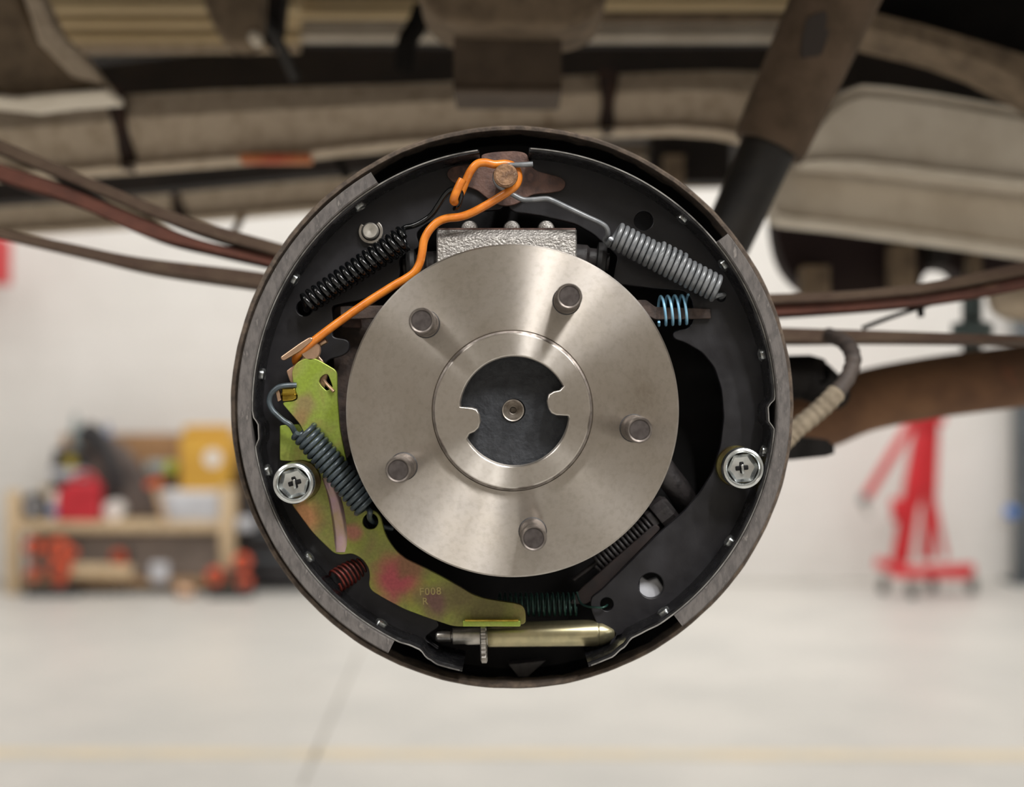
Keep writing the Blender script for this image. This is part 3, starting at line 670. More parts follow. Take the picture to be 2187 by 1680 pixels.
# ------------------------------------------------------------------ star wheel adjuster
ad = thing('star_adjuster', 'gold plated star-wheel adjuster lying across the bottom between the shoes', 'adjuster', P(1120, 1380, .706))
a = P(930, 1358, .706); b = P(1312, 1350, .706); d = b-a; D = d.length; sx = D/382.0
pr = lambda L: [(mm(r, .706), t*sx) for r, t in L]
put('end_stub', lathe(a, d, pr([(8, 0), (11, 2), (13, 6), (13, 32), (11, 34), (11, 38)]), 36), 'steel_grey', ad)
put('screw', lathe(a, d, pr([(17, 37), (18, 38), (18, 62), (20, 68), (20, 96), (22, 97), (22, 112)]), 36), 'zinc_dull', ad)
V = []; Fc = []; nT = 26
u_ = Vector((0, -1, 0)); v_ = d.normalized().cross(u_)
dn = d.normalized()
ring_pts = []
for k in range(nT*4):
    rr = mm(59 if k % 4 < 2 else 52, .706); an = 2*PI*(k+(.15 if k % 4 in (0, 3) else 0))/(nT*4)
    ring_pts.append(u_*math.cos(an)*rr+v_*math.sin(an)*rr)
put('star_wheel', loft([[a+dn*(96*sx)+p*.9 for p in ring_pts], [a+dn*(98.5*sx)+p for p in ring_pts], [a+dn*(108*sx)+p for p in ring_pts], [a+dn*(110*sx)+p*.92 for p in ring_pts]], 20), 'steel_grey', ad)
put('socket_sleeve', lathe(a, d, pr([(18, 111), (25, 112), (26, 114), (27.5, 240), (28.5, 343), (28, 346), (27, 348)]), 48, 30), 'zinc_gold', ad)
put('socket_nose', lathe(a, d, pr([(25, 347), (27, 349), (26.5, 356), (17, 380), (15, 382), (8, 382)]), 48, 25), 'zinc_gold', ad)

# ------------------------------------------------------------------ vehicle underbody
vb = thing('vehicle_underbody', 'dusty brown underside of the raised vehicle filling the top of the picture', 'vehicle', (0, 1.6, 1.42))
# near frame rail, with its lower flange
SEC = [(0, .03), (.04, .012), (.38, 0), (.44, .001), (.95, .016), (.965, 0), (1.0, 0), (1.0, .045), (0, .05)]
YR = 1.45
near = [(-1300, 372, 512), (-120, 232, 382), (0, 216, 372), (150, 203, 366), (270, 190, 357), (450, 180, 343), (640, 174, 328), (850, 168, 305), (1050, 160, 292), (1250, 150, 280), (1450, 142, 273), (1540, 140, 280), (1660, 142, 306), (1790, 150, 330)]
r = put('frame_rail', rail(near, YR, SEC), 'dusty_rail', vb)
def drip(x0, x1, t, b, Y, lean):
    n = 8; rs = []
    for k in range(n+1):
        f = k/n; y = t+(b-t)*f; c = x0+(x1-x0)*f
        w = lean[0]+(lean[1]-lean[0])*f+3*math.sin(f*9)
        dd = -.003 if f < .42 else -.003+.016*(f-.42)/.55
        if f > .97: dd = -.004
        rs.append([P(c-w, y, Y)+Vector((0, dd+.002, 0)), P(c-w*.6, y, Y)+Vector((0, dd-.001, 0)), P(c+w*.6, y, Y)+Vector((0, dd-.001, 0)), P(c+w, y, Y)+Vector((0, dd+.002, 0)), P(c, y, Y)+Vector((0, .03, 0))])
    return loft(rs, 60)
put('rust_seam', drip(243, 272, 184, 360, YR, (20, 15)), 'drip_rust', r)
put('rust_seam', drip(1300, 1297, 150, 282, YR, (20, 13)), 'drip_rust', r)
put('rail_tag', boxpx(512, 328, 662, 345, YR-.006, .02, .001), 'tag_orange', vb)
# far lower rail
far = [(-1200, 470, 580), (-150, 395, 505), (0, 385, 498), (250, 372, 482), (450, 350, 464), (640, 330, 447), (900, 315, 425), (1200, 300, 405), (1400, 300, 396), (1560, 300, 392)]
r = put('frame_rail', rail(far, 1.9, SEC), 'dusty_rail', vb)
put('rust_seam', drip(362, 384, 362, 470, 1.9, (11, 13)), 'drip_rust', r)
put('rail_shade_plate', rail([(-1200, 452, 528), (-150, 370, 440), (0, 360, 428), (250, 345, 410), (640, 312, 372), (900, 292, 350), (1100, 285, 335)], 1.72, [(0, 0), (1, .01), (1, .05), (0, .05)]), 'under_dark', vb)  # dark plate imitating the band of shade under the near rail
put('hanger_plate', boxpx(1390, 285, 1560, 388, 1.8, .05), 'under_dark', vb)
put('hanger_tab', boxpx(1418, 330, 1462, 395, 1.77, .02), 'dusty_brown', vb)
# floor pan with pressed ribs running fore and aft
ZP = 1.632
pan = put('floor_pan', box((-.1, 1.71, ZP+.02), (4.2, 2.1, .04)), 'under_dark', vb)
# outer fender with its wheel arch lip above the picture
arch = [(-2.2, 1.45), (-.52, 1.45)]+[(-.46*math.cos(PI*k/16), 1.45+.24*math.sin(PI*k/16)) for k in range(17)]+[(.52, 1.45), (2.0, 1.45), (2.0, 2.3), (-2.2, 2.3)]
put('fender', plate(arch, .62, .03, bevel=.004), 'under_dark', vb)
for x0, x1, y1, Yr, m in ((-100, 640, 22, 1.50, 'dusty_tan'), (-100, 640, 54, 1.565, 'dusty_tan'), (-100, 640, 87, 1.625, 'dusty_tan'), (-100, 640, 112, 1.655, 'dusty_rail'),
                          (600, 960, 36, 1.53, 'dusty_tan'), (600, 1740, 86, 1.63, 'dusty_rail_light'), (1230, 1740, 44, 1.55, 'dusty_brown'), (1180, 1760, 16, 1.47, 'dusty_tan')):
    zb_ = P(0, y1, Yr).z; xa, xb = (x0-CX)*Yr/F, (x1-CX)*Yr/F
    rs = [[Vector((x, Yr+.004, ZP+.004)), Vector((x, Yr, zb_+.004)), Vector((x, Yr+.004, zb_)), Vector((x, Yr+.022, zb_+.002)), Vector((x, Yr+.03, ZP+.004))] for x in (xa, xb)]
    put('floor_rib', loft(rs, 30), m, pan)
# dark upright strip closing the gap between the pan and the rail
put('gap_strip', rail([(140, 150, 215), (400, 118, 200), (640, 100, 190), (1000, 104, 185), (1660, 100, 170)], 1.66, [(0, 0), (1, 0), (1, .03), (0, .03)]), 'under_dark', vb)
# brackets
b1 = put('body_bracket', plate(rp(px2([(-60, -40), (30, -40), (60, 40), (110, 110), (225, 195), (120, 205), (30, 216), (-60, 170)], 1.28), .008), 1.28, .05, bevel=.006), 'dusty_brown', vb)
put('bracket_web', rail([(-60, 190, 206), (35, 198, 216), (120, 190, 206), (225, 184, 198)], 1.262, [(0, .01), (.5, 0), (1, 0), (1, .06), (0, .06)]), 'dusty_rail_light', b1)
put('bracket_side', plate(px2([(38, -40), (75, -40), (120, 60), (180, 120), (232, 185), (150, 160), (80, 90)], 1.27), 1.27, .03, bevel=.004), 'dusty_rail', b1)
put('body_hanger', plate(rp(px2([(415, -40), (560, -40), (556, 40), (548, 85), (520, 102), (480, 95), (455, 60)], 1.36), .008), 1.36, .04, bevel=.006), 'dusty_brown', vb)
put('hanger_bolt', lathe(P(541, 77, 1.352), (0, 1, 0), [(.004, 0), (.006, .003), (.006, .02)], 16), 'dusty_rail_light', vb)
put('hanger_strut', plate(px2([(556, -40), (610, -40), (600, 60), (575, 100), (548, 70)], 1.42), 1.42, .03), 'under_dark', vb)
put('brake_line', sweep(catmull([P(560, 40, 1.40), P(590, 80, 1.41), P(612, 125, 1.42), P(632, 170, 1.43)], 5), .006, 10), 'shock_black', vb)
put('brake_line', sweep(catmull([P(905, 15, 1.40), P(890, 55, 1.40), P(870, 90, 1.40), P(862, 150, 1.41)], 5), .0105, 12), 'under_black', vb)
put('brake_line', sweep(catmull([P(716, 325, 1.5), P(728, 350, 1.5), P(742, 380, 1.5)], 5), .005, 10), 'under_black', vb)
put('brake_line', sweep(catmull([P(520, 455, 1.5), P(508, 480, 1.5), P(495, 500, 1.5)], 5), .004, 10), 'dusty_brown', vb)
# bump stop in the middle
bs = put('bump_stop_cup', plate(rp(px2([(880, -60), (895, 0), (930, 38), (985, 56), (1190, 60), (1245, 50), (1290, 20), (1310, -60)], 1.10), .010), 1.10, .09, bevel=.006), 'dusty_brown', vb)
put('bump_stop_pad', rail([(968, 62, 194), (974, 62, 196), (1194, 62, 198), (1200, 62, 195)], 1.13, [(0, .004), (.1, .010), (.85, .006), (.95, 0), (1, .002), (1, .07), (0, .07)]), 'stop_rubber', vb)
# upper right body: sloping lip, wheel-house and right rail
put('wheelhouse_lip', rail([(1845, 15, 76), (1890, 27, 88), (1967, 46, 106), (2012, 59, 118), (2103, 84, 152), (2187, 108, 196), (2280, 140, 250)], 1.25, [(0, .03), (.1, 0), (.7, 0), (1, .02), (1, .05), (0, .05)]), 'dusty_brown', vb)
put('wheelhouse_panel', plate(px2([(1850, -60), (2300, -60), (2300, 160), (2187, 120), (2000, 66), (1850, 20)], 1.31), 1.31, .03), 'under_black', vb)
put('wheelhouse_back', plate(px2([(1800, 70), (2300, 150), (2300, 300), (1800, 260)], 1.62), 1.62, .02), 'under_dark', vb)
YQ = 1.36
r = put('rail_kickup', rail([(1716, 300, 350), (1745, 262, 350), (1775, 215, 352), (1805, 184, 355), (1845, 168, 358), (1900, 172, 364), (2000, 186, 376), (2100, 204, 388), (2187, 220, 398), (2300, 242, 414), (3000, 360, 520)], YQ,
    [(0, .03), (.06, .004), (.14, .008), (.2, 0), (.88, .008), (.93, -.004), (1, -.002), (1, .05), (0, .05)]), 'dusty_rail_light', vb)
put('rail_lower', rail([(1657, 352, 452), (1664, 348, 468), (1690, 348, 474), (1800, 356, 486), (1922, 370, 502), (2060, 386, 521), (2187, 400, 540), (2300, 414, 556), (3000, 515, 660)], YQ+.04,
    [(0, .02), (.3, .012), (.84, .01), (.9, 0), (1, .002), (1, .05), (0, .05)]), 'dusty_rail_light', vb)
put('tank_side', plate(rp(px2([(1655, 440), (1658, 500), (1672, 560), (1700, 600), (1740, 630), (1962, 630), (1972, 574), (2040, 568), (2060, 600), (2300, 600), (2300, 500), (1900, 460)], 1.6), .02), 1.6, .05), 'under_maroon', vb)
for x0, x1, y0, y1, m in ((1905, 1958, 520, 620, 'dusty_brown'), (1990, 2030, 515, 566, 'under_dark'), (1715, 1775, 565, 640, 'dusty_brown'), (2075, 2100, 540, 600, 'dusty_brown')):
    put('tank_strap', boxpx(x0, y0, x1, y1, 1.56, .03, .003), m, vb)
put('muffler', lathe(P(2112, 636, 1.72), (1, 0, .04), [(.008, 0), (.020, .006), (.028, .02), (.0315, .045), (.0315, .4)], 32), 'dusty_rail', vb)

# ------------------------------------------------------------------ leaf spring
ls = thing('leaf_spring', 'rusty leaf spring pack sweeping behind the drum on both sides', 'leaf spring', P(1100, 700, .92))
def leaf(st, Y, w, m):
    st2 = []
    xs = [s[0] for s in st]
    top = catmull([(s[0], s[1], 0) for s in st], 6); bot = catmull([(s[0], s[2], 0) for s in st], 6)
    rs = []
    for a, b in zip(top, bot):
        c = .12*(b.y-a.y)
        rs.append([P(a.x, a.y+c, Y), P(a.x, a.y, Y)+Vector((0, .002, 0)), P(a.x, a.y, Y)+Vector((0, w, 0)), P(b.x, b.y, Y)+Vector((0, w, 0)), P(b.x, b.y, Y)+Vector((0, .002, 0)), P(b.x, b.y-c, Y)])
    return put('leaf', loft(rs, 40), m, ls)
leaf([(-700, 60, 90), (-160, 236, 268), (0, 298, 328), (220, 391, 418), (400, 462, 490), (590, 517, 545), (800, 575, 602), (1100, 622, 648), (1400, 634, 660), (1640, 627, 649), (1800, 621, 642), (1900, 612, 633), (2000, 599, 622), (2187, 558, 588), (2320, 530, 560), (2900, 380, 410)], .93, .055, 'leaf_rust')
leaf([(-500, 170, 205), (-160, 290, 325), (0, 350, 386), (140, 394, 430), (300, 461, 500), (430, 512, 533), (590, 546, 570), (800, 603, 628), (1100, 649, 674), (1400, 661, 686), (1650, 650, 674), (1900, 633, 657), (2050, 616, 641), (2187, 588, 618), (2320, 562, 585), (2700, 470, 495)], .935, .055, 'leaf_rust_red')
leaf([(-420, 405, 416), (-160, 455, 470), (0, 488, 507), (150, 519, 542), (300, 549, 577), (550, 580, 614), (800, 625, 655), (1100, 675, 706), (1400, 688, 720), (1675, 699, 731), (1900, 706, 730), (2187, 716, 733), (2320, 722, 736), (2600, 732, 742)], .94, .055, 'leaf_rust')
for x in (1795,):
    put('spring_clip', sweep(catmull([P(1843, 700, .98), P(1900, 678, .99), P(1990, 648, 1.0)], 4), .0016, 8), 'under_black', ls)
    put('clip_stud', boxpx(1964, 650, 1974, 676, 1.0, .006), 'under_black', ls)

# ------------------------------------------------------------------ shock absorber
sh = thing('shock_absorber', 'brown dust-covered shock absorber slanting down at the upper right', 'shock absorber', P(1560, 480, 1.05))
a, b = P(1810, -60, 1.05), P(1648, 300, 1.05)
d = (b-a); rr = mm(84, 1.05)
V = sweep([a, a+d*.5, b, b+d.normalized()*.006], rr, 32, rads=[rr*1.10, rr*1.04, rr*.95, rr*.90])
put('dust_tube', V, 'shock_dust', sh)
put('damper_body', sweep([b-d*.1, b+d*.45, b+d*.75, b+d*1.3], mm(58, 1.05), 28, rads=[mm(61, 1.05), mm(56, 1.05), mm(52, 1.05), mm(50, 1.05)]), 'shock_black', sh)
for f in (.3,):
    c = a+d*.42; put('worn_patch', plate(rp(px2([(1705, 60), (1745, 45), (1752, 90), (1735, 140), (1692, 145), (1695, 105)], 1.05), .003), 1.05-rr*1.04-.0003, .004), 'shock_scuff', sh)

# ------------------------------------------------------------------ exhaust, hose, spring seat
ex = put('exhaust_pipe', sweep(catmull([P(1310, 920, 1.34), P(1450, 925, 1.32), P(1690, 905, 1.30), P(1755, 893, 1.30), P(1850, 855, 1.30), P(2000, 826, 1.30), P(2187, 802, 1.30), P(2330, 782, 1.30), P(2900, 730, 1.30)], 8), mm(66, 1.3), 32,
      rads=None), 'exhaust_rust')
tag(ex, 'rusty brown exhaust pipe running off at the right edge', 'exhaust pipe')
hz_ = catmull([P(1545, 1000, .752), P(1590, 990, .81), P(1640, 968, .85), P(1672, 944, .86), P(1700, 916, .86), P(1742, 882, .86), P(1778, 848, .86), P(1806, 812, .865), P(1821, 778, .87), P(1819, 752, .88), P(1800, 728, .905), P(1770, 716, .945)], 14)
ho = thing('brake_hose', 'ribbed dusty cable sheath curving out from behind the drum on the right', 'hose', hz_[30])
k = 14*3+int((len(hz_)-14*3)*.42)
def ribbed(pts, r, amp, per):
    out = []
    for i in range(len(pts)): out.append(r+amp*math.sin(2*PI*i/per))
    return out
put('sheath', sweep(hz_[:k], .0055, 16, rads=ribbed(hz_[:k], mm(21, .86), .00028, 5)), 'hose_dust', ho)
put('boot', sweep(hz_[k-1:], .0046, 16, rads=ribbed(hz_[k-1:], mm(17.5, .86), .0003, 9)), 'hose_dark', ho)
ss = thing('spring_seat', 'black spring seat bracket showing behind the right edge of the drum', 'bracket', P(1700, 960, 1.0))
put('seat_tube', sweep(catmull([P(1215, 832, .98), P(1680, 806, .98), P(1735, 812, .98), P(1790, 846, 1.0)], 6), mm(46, .98), 24, rads=[mm(47, .98)]*13+[mm(46-3.2*k, .98) for k in range(6)]), 'under_black', ss)
put('seat_plate', rail([(1215, 915, 985), (1690, 934, 982), (1765, 938, 974), (1782, 952, 968)], .97, [(0, 0), (1, 0), (1, .06), (0, .06)]), 'under_black', ss)
put('seat_rib', plate(rp(px2([(1560, 780), (1700, 780), (1760, 846), (1690, 852), (1560, 850)], .99), .004), .99, .03), 'under_black', ss)

# ------------------------------------------------------------------ shop background
YLF = 1.75
lp = thing('lift_arm', 'grey teal lift arm pad post rising above the exhaust pipe at the right', 'vehicle lift', (P(2076, 800, YLF).x, YLF, P(0, 800, YLF).z))
p = P(2076, 0, YLF).x; zz = lambda y: P(0, y, YLF).z
put('pad_post', lathe((p, YLF, 0), (0, 0, 1), [(mm(21, YLF), zz(760)), (mm(21, YLF), zz(560))], 28), 'teal_steel', lp)
put('collar', lathe((p, YLF, 0), (0, 0, 1), [(mm(30, YLF), zz(735)), (mm(43, YLF), zz(733)), (mm(43, YLF), zz(690)), (mm(30, YLF), zz(687))], 28), 'teal_steel', lp)
put('arm', box((p+.42, YLF, zz(800)), (.90, .09, mm(80, YLF)), (0, 0, 0), .006), 'teal_steel', lp)
put('upright', box((p+.90, YLF, zz(800)/2+.03), (.16, .16, zz(800)+.06), (0, 0, 0), .006), 'teal_steel', lp)

# red engine stand / crane
YE = 8.45
def EP(x, y, dy=0): q = P(x, y, YE); q.y += dy; return q
def bar(x0, y0, x1, y1, w, m, parent, name, dy=0, dep=.05):
    a, b = EP(x0, y0, dy), EP(x1, y1, dy); d = b-a
    an = math.atan2(d.x, d.z)
    return put(name, box((a+b)/2, (mm(w, YE), dep, d.length), (0, an, 0), .006), m, parent)
es = thing('engine_stand', 'bright red wheeled engine stand with a slanting handle near the back wall', 'engine stand', (EP(1960, 1262).x, YE, 0))
bar(1974, 890, 1922, 1200, 36, 'red_paint', es, 'mast')
bar(2006, 890, 1992, 1200, 26, 'red_paint', es, 'brace', .12)
bar(2000, 900, 1960, 1080, 22, 'red_paint', es, 'brace', .06)
bar(1940, 905, 1846, 1058, 17, 'red_paint', es, 'handle', -.05)
bar(1846, 1056, 1836, 1074, 17, 'steel_dark', es, 'grip', -.05)
bar(1838, 1072, 1852, 1100, 8, 'steel_grey', es, 'hook', -.05)
bar(1912, 1062, 1916, 1112, 30, 'red_paint', es, 'jack_body', -.06)
bar(2012, 1060, 2040, 1200, 10, 'red_paint', es, 'stay', .2)
bar(1940, 896, 2012, 893, 24, 'red_paint', es, 'head', 0, .12)
for x0, y0, x1, y1, dy in ((1872, 1200, 1960, 1224, .0), (1960, 1222, 2078, 1214, 0), (1890, 1214, 2050, 1218, -.15)):
    bar(x0, y0, x1, y1, 22, 'red_paint', es, 'base_leg', dy, .08)
for x, y, dy in ((1886, 1240, 0), (1928, 1262, -.2), (2000, 1240, .1), (2076, 1246, 0)):
    q = EP(x, y, dy); q.z = .05
    w_ = put('caster_wheel', lathe((q.x-.02, q.y, .045), (1, 0, 0), [(.02, 0), (.045, .004), (.045, .036), (.02, .04)], 20), 'caster_black', es)
    put('caster_fork', box((q.x, q.y, .085), (.05, .04, .05), bev=.004), 'steel_grey', es)

# right edge: steel column with a blue tag
t = thing('steel_column', 'blue grey steel column at the right edge in front of the back wall', 'column', (P(2200, 0, 8.9).x, 8.9, 0))
put('shaft', box((P(2196, 0, 8.9).x, 8.9, 1.4), (mm(56, 8.9), .12, 2.8), bev=.01), 'steel_dark', t)
put('base_plate', box((P(2196, 0, 8.9).x, 8.9, .01), (mm(90, 8.9), .26, .02)), 'steel_dark', t)
t = put('blue_rag', box(P(2160, 1093, 8.78), (.085, .04, .07), (0, .2, 0), .015), 'blue_plastic')
tag(t, 'small blue cloth hanging on the steel column at the right edge', 'cloth')
t = put('red_cabinet', box((P(-52, 0, 8.6).x, 8.6, P(0, 556, 8.6).z), (mm(118, 8.6), .3, mm(100, 8.6)), bev=.01), 'red_paint')
tag(t, 'bright red wall cabinet just showing at the left edge', 'cabinet')

# workbench at the left
YB = 8.4
wb = thing('workbench', 'low wooden workbench with pale posts against the back wall at the left', 'workbench', (P(250, 0, YB).x, YB+.2, 0))
def W(x, y, Y=YB): return P(x, y, Y)
zf = lambda y, Y=YB: W(0, y, Y).z
for x, top, dy, nm in ((24, 1048, 0, 'post'), (484, 1040, 0, 'post'), (40, 1050, .5, 'post'), (490, 1050, .5, 'post')):
    q = W(x, 0); put(nm, box((q.x, YB+dy+.04, zf(top)/2), (mm(26 if x < 100 else 30, YB), .08, zf(top)), bev=.004), 'wood_pale', wb)
zs = zf(1125)
put('shelf_board', box((W(253, 0).x, YB+.30, zs), (mm(486, YB), .56, mm(22, YB)), bev=.004), 'wood_pale', wb)
put('lower_board', box((W(253, 0).x, YB+.30, .06), (mm(486, YB), .5, .03), bev=.004), 'wood', wb)
put('back_panel', box((W(284, 0).x, YB+.585, (zf(932)+zs)/2), (mm(436, YB), .03, zf(932)-zs), bev=.003), 'wood_brown', wb)
put('lower_back_panel', box((W(253, 0).x, YB+.24, zs/2), (mm(440, YB), .02, zs-.03), bev=.003), 'cloth_dark', wb)
ST = zs+mm(11, YB)      # top of shelf
def on(x0, x1, h_px, dep, y=.2, z=None, bev=.008):
    z0 = ST if z is None else z
    return box((W((x0+x1)/2, 0).x, YB+y, z0+mm(h_px, YB)/2), (mm(x1-x0, YB), dep, mm(h_px, YB)), bev=bev)
# pale grey carton that carries the yellow box
t = thing('pale_carton', 'pale grey flat carton under the yellow box on the bench', 'box', (W(400, 0).x, YB+.3, ST))
put('carton', on(336, 466, 56, .34, .22), 'pale_grey', t); put('carton_lid', on(335, 462, 8, .30, .22, ST+mm(56, YB)), 'white_plastic', t)
t = thing('yellow_box', 'yellow cardboard box with round white label standing on the bench', 'box', (W(428, 0).x, YB+.3, ST+mm(64, YB)))
zy = ST+mm(64, YB)
put('carton', on(374, 484, 116, .26, .24, zy), 'box_yellow', t)
put('lid', on(380, 470, 24, .24, .25, zy+mm(116, YB)), 'box_yellow', t)
q = P(446, 968, YB+.1); put('round_label', lathe((W(446, 0).x, YB+.1075, zy+mm(70, YB)), (0, 1, 0), [(.0001, 0), (mm(19, YB), 0), (mm(19, YB), .006)], 28), 'white_plastic', t)
# red fuel can
t = thing('fuel_can', 'red plastic fuel can on the workbench shelf', 'fuel can', (W(162, 0).x, YB+.15, ST))
z1 = mm(72, YB)
body = rp([(W(118, 0).x, ST), (W(206, 0).x, ST), (W(206, 0).x, ST+mm(78, YB)), (W(188, 0).x, ST+mm(86, YB)), (W(140, 0).x, ST+mm(82, YB)), (W(118, 0).x, ST+mm(62, YB))], .02)
put('can_body', plate(body, YB+.02, .13, bevel=.015), 'red_plastic', t)
put('handle', sweep(catmull([(W(150, 0).x, YB+.085, ST+mm(80, YB)), (W(155, 0).x, YB+.085, ST+mm(97, YB)), (W(185, 0).x, YB+.085, ST+mm(100, YB)), (W(198, 0).x, YB+.085, ST+mm(80, YB))], 6), .012, 10), 'red_plastic', t)
put('cap', lathe((W(132, 0).x, YB+.085, ST+mm(70, YB)), (0, 0, 1), [(.022, 0), (.024, .03), (.015, .035)], 20), 'black_plastic', t)
# reel
t = thing('cable_reel', 'black reel with pale hub at the left end of the bench', 'reel', (W(57, 0).x, YB+.15, ST))
q = Vector((W(57, 0).x, YB+.1, ST+mm(29, YB)))
put('rim', ring(q, (0, 1, 0), [(mm(14, YB), 0), (mm(26, YB), 0), (mm(29, YB), .01), (mm(29, YB), .07), (mm(14, YB), .08)], 36), 'black_plastic', t)
put('hub', lathe(q, (0, 1, 0), [(.0001, .008), (mm(15, YB), .01), (mm(15, YB), .07)], 28), 'pale_grey', t)
# bottle
def bottle(x, r, h_, m1, m2, lab, z=None, y=.14):
    z0 = ST if z is None else z
    t = thing('bottle', lab, 'bottle', (W(x, 0).x, YB+y, z0))
    put('bottle_body', lathe((W(x, 0).x, YB+y, z0), (0, 0, 1), [(mm(r*.9, YB), 0), (mm(r, YB), .01), (mm(r, YB), mm(h_*.7, YB)), (mm(r*.4, YB), mm(h_*.86, YB)), (mm(r*.4, YB), mm(h_*.92, YB))], 24), m1, t)
    put('label', lathe((W(x, 0).x, YB+y, z0), (0, 0, 1), [(mm(r*1.03, YB), mm(h_*.14, YB)), (mm(r*1.03, YB), mm(h_*.45, YB))], 24, close=False), m2, t)
    put('cap', lathe((W(x, 0).x, YB+y, z0), (0, 0, 1), [(mm(r*.45, YB), mm(h_*.9, YB)), (mm(r*.45, YB), mm(h_, YB)), (mm(r*.3, YB), mm(h_*1.02, YB))], 16), m1, t)
bottle(101, 13.5, 62, 'white_plastic', 'blue_plastic', 'white bottle with blue label between the reel and the fuel can')
# things behind, raised on a black tool case
t = thing('tool_case', 'black tool case with a yellow badge behind the fuel can', 'tool case', (W(115, 0).x, YB+.42, ST))
put('case_body', on(70, 200, 128, .22, .44, bev=.012), 'black_plastic', t)
put('case_lid', on(74, 160, 22, .2, .44, ST+mm(128, YB)), 'black_plastic', t)
put('badge', lathe((W(114, 0).x, YB+.325, ST+mm(122, YB)), (0, 1, 0), [(.0001, 0), (mm(13, YB), .001), (mm(13, YB), .01)], 24), 'yellow_plastic', t)
put('case_band', on(68, 150, 22, .01, .322, ST+mm(85, YB), bev=.002), 'pale_grey', t)
t = put('white_roll', lathe((W(231, 0).x, YB+.10, ST+mm(21, YB)), (0, 1, 0), [(mm(8, YB), 0), (mm(21, YB), .002), (mm(21, YB), .1), (mm(8, YB), .1)], 28), 'white_plastic')
tag(t, 'white roll lying on the bench right of the fuel can', 'roll')
# slumped dark grey bag
t = thing('canvas_bag', 'slumped dark grey bag with a black top leaning across the bench', 'bag', (W(250, 0).x, YB+.3, ST))
bagp = [(W(150, 0).x, ST), (W(331, 0).x, ST), (W(329, 0).x, ST+mm(32, YB)), (W(300, 0).x, ST+mm(80, YB)), (W(250, 0).x, ST+mm(150, YB)), (W(205, 0).x, ST+mm(186, YB)), (W(172, 0).x, ST+mm(180, YB)), (W(160, 0).x, ST+mm(110, YB))]
put('bag_body', plate(rp(bagp, .05, 5), YB+.235, .09, bevel=.035, res=4), 'bag_grey', t)
top = [(W(140, 0).x, ST+mm(168, YB)), (W(150, 0).x, ST+mm(204, YB)), (W(172, 0).x, ST+mm(214, YB)), (W(196, 0).x, ST+mm(200, YB)), (W(240, 0).x, ST+mm(110, YB)), (W(244, 0).x, ST+mm(50, YB)), (W(214, 0).x, ST+mm(60, YB)), (W(196, 0).x, ST+mm(140, YB))]
put('bag_flap', plate(rp(top, .04, 5), YB+.165, .066, bevel=.025, res=3), 'black_plastic', t)
t = put('spray_can', lathe((W(112, 0).x, YB+.44, ST+mm(150, YB)), (0, 0, 1), [(mm(9, YB), 0), (mm(9.5, YB), .01), (mm(9.5, YB), mm(56, YB)), (mm(5, YB), mm(66, YB)), (mm(5, YB), mm(78, YB)), (mm(2, YB), mm(80, YB))], 20), 'grey_teal')
tag(t, 'slim grey can standing upright on the black tool case', 'can')
t = thing('power_tool', 'grey power tool with a lime green end in front of the yellow box', 'power tool', (W(330, 0).x, YB+.25, ST+mm(64, YB)))
put('tool_body', box((W(322, 0).x, YB+.30, ST+mm(112, YB)), (mm(72, YB), .1, mm(26, YB)), (0, 0, 0), .02), 'grey_teal', t)
put('tool_end', lathe((W(344, 0).x, YB+.22, ST+mm(112, YB)), (0, 1, 0), [(.0001, 0), (mm(13, YB), .004), (mm(13, YB), .06)], 24), 'lime_plastic', t)
put('tool_grip', box((W(346, 0).x, YB+.31, ST+mm(94, YB)), (mm(22, YB), .08, mm(40, YB)), (0, .25, 0), .02), 'black_plastic', t)
put('battery', box((W(352, 0).x, YB+.31, ST+mm(74, YB)), (mm(32, YB), .1, mm(16, YB)), (0, 0, 0), .01), 'black_plastic', t)
t = thing('hammer', 'wooden handled hammer leaning against the pale carton', 'hammer', (W(330, 0).x, YB+.04, ST))
put('handle', sweep([(W(350, 0).x, YB+.02, ST), (W(326, 0).x, YB+.03, ST+mm(84, YB))], mm(6, YB), 12), 'wood', t)
put('head', box((W(326, 0).x, YB+.03, ST+mm(82, YB)), (mm(34, YB), .05, mm(15, YB)), (0, -.3, 0), .008), 'orange_plastic', t)
bottle(184, 13, 78, 'slate_blue', 'pale_grey', 'slate blue bottle standing above the fuel can', ST+mm(128, YB), .44)

# under the bench: orange wheeled dollies, beam and odds and ends
def dolly(lab, blobs, Y, mx):
    t = thing('roller_dolly', lab, 'dolly', (P(mx, 0, Y).x, Y, 0))
    xs = [P(b[0], 0, Y).x for b in blobs]
    put('frame', box(((min(xs)+max(xs))/2, Y+.06, P(0, blobs[0][1], Y).z), (max(xs)-min(xs)+.05, .1, .05), (0, .12, 0), .008), 'caster_black', t)
    for x, y, r in blobs:
        q = P(x, y, Y)
        w = put('wheel', lathe((q.x, Y-.03, q.z), (0, 1, 0), [(mm(r*.35, Y), 0), (mm(r, Y), .006), (mm(r, Y), .05), (mm(r*.35, Y), .056)], 24), 'orange_plastic', t)
        put('axle_cap', lathe((q.x, Y-.04, q.z), (0, 1, 0), [(.0001, 0), (mm(r*.4, Y), .004), (mm(r*.4, Y), .02)], 16), 'caster_black', w)
    put('base_plate', box(((min(xs)+max(xs))/2, Y+.04, .03), (max(xs)-min(xs)+.08, .16, .06), bev=.006), 'caster_black', t)
    return t
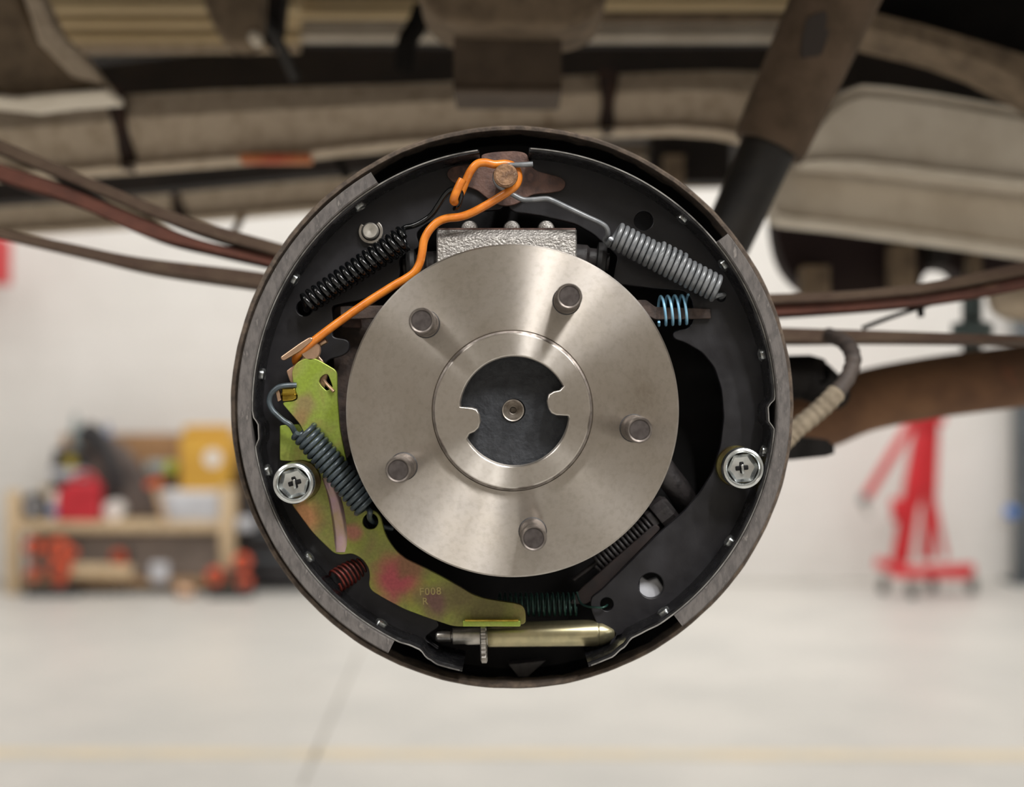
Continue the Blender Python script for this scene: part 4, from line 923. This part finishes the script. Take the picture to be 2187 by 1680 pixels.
dolly('dolly with orange wheels at the left end under the bench', [(72, 1167, 17), (124, 1172, 24), (132, 1212, 22), (74, 1224, 14), (128, 1240, 12), (152, 1180, 13)], 8.32, 100)
dolly('dolly with orange wheels by the right post of the bench', [(460, 1229, 18), (517, 1200, 19), (523, 1243, 15)], 8.25, 490)
dolly('small red wheel trolley low in the middle under the bench', [(254, 1188, 15), (262, 1204, 9)], 8.5, 256)
t = put('timber_beam', box((P(212, 0, 8.36).x, 8.36, P(0, 1218, 8.36).z), (mm(140, 8.36), .1, mm(24, 8.36)), (0, .03, 0), .006), 'wood_pale')
tag(t, 'pale timber beam lying under the bench beside the left dolly', 'timber')
t = put('paint_tin', lathe((P(340, 0, 8.4).x, 8.4, .075), (0, 0, 1), [(mm(19, 8.4), 0), (mm(20, 8.4), .003), (mm(20, 8.4), .10), (mm(18, 8.4), .11)], 28), 'pale_grey')
tag(t, 'round grey tin low on the right under the bench', 'tin')
t = put('shop_rag', box((P(395, 0, 8.3).x, 8.3, .035), (mm(44, 8.3), .12, .07), (0, .2, .3), .025, 3), 'zinc_copper')
tag(t, 'crumpled pinkish rag on the floor between tin and right dolly', 'cloth')
# black tool chest right of the bench
t = thing('tool_chest', 'black tool chest half hidden by the drum right of the bench', 'tool chest', (P(575, 0, 8.5).x, 8.7, 0))
zc = P(0, 985, 8.5).z
put('chest_body', box((P(600, 0, 8.5).x, 8.74, zc/2+.03), (mm(176, 8.5), .44, zc-.02), bev=.01), 'black_plastic', t)
for k, y in enumerate((1040, 1090, 1150, 1205)):
    dr = put('drawer', box((P(600, 0, 8.5).x, 8.515, P(0, y, 8.5).z), (mm(160, 8.5), .02, mm(42, 8.5)), bev=.004), 'black_plastic', t)
    put('drawer_pull', box((P(600, 0, 8.5).x, 8.495, P(0, y-12, 8.5).z), (mm(140, 8.5), .02, mm(7, 8.5)), bev=.003), 'steel_dark', dr)
t = put('grey_tray', box((P(527, 0, 8.44).x, 8.42, P(0, 1117, 8.44).z), (mm(34, 8.44), .1, mm(26, 8.44)), bev=.006), 'pale_grey')
tag(t, 'small grey tray hooked to the side of the black tool chest', 'tray')
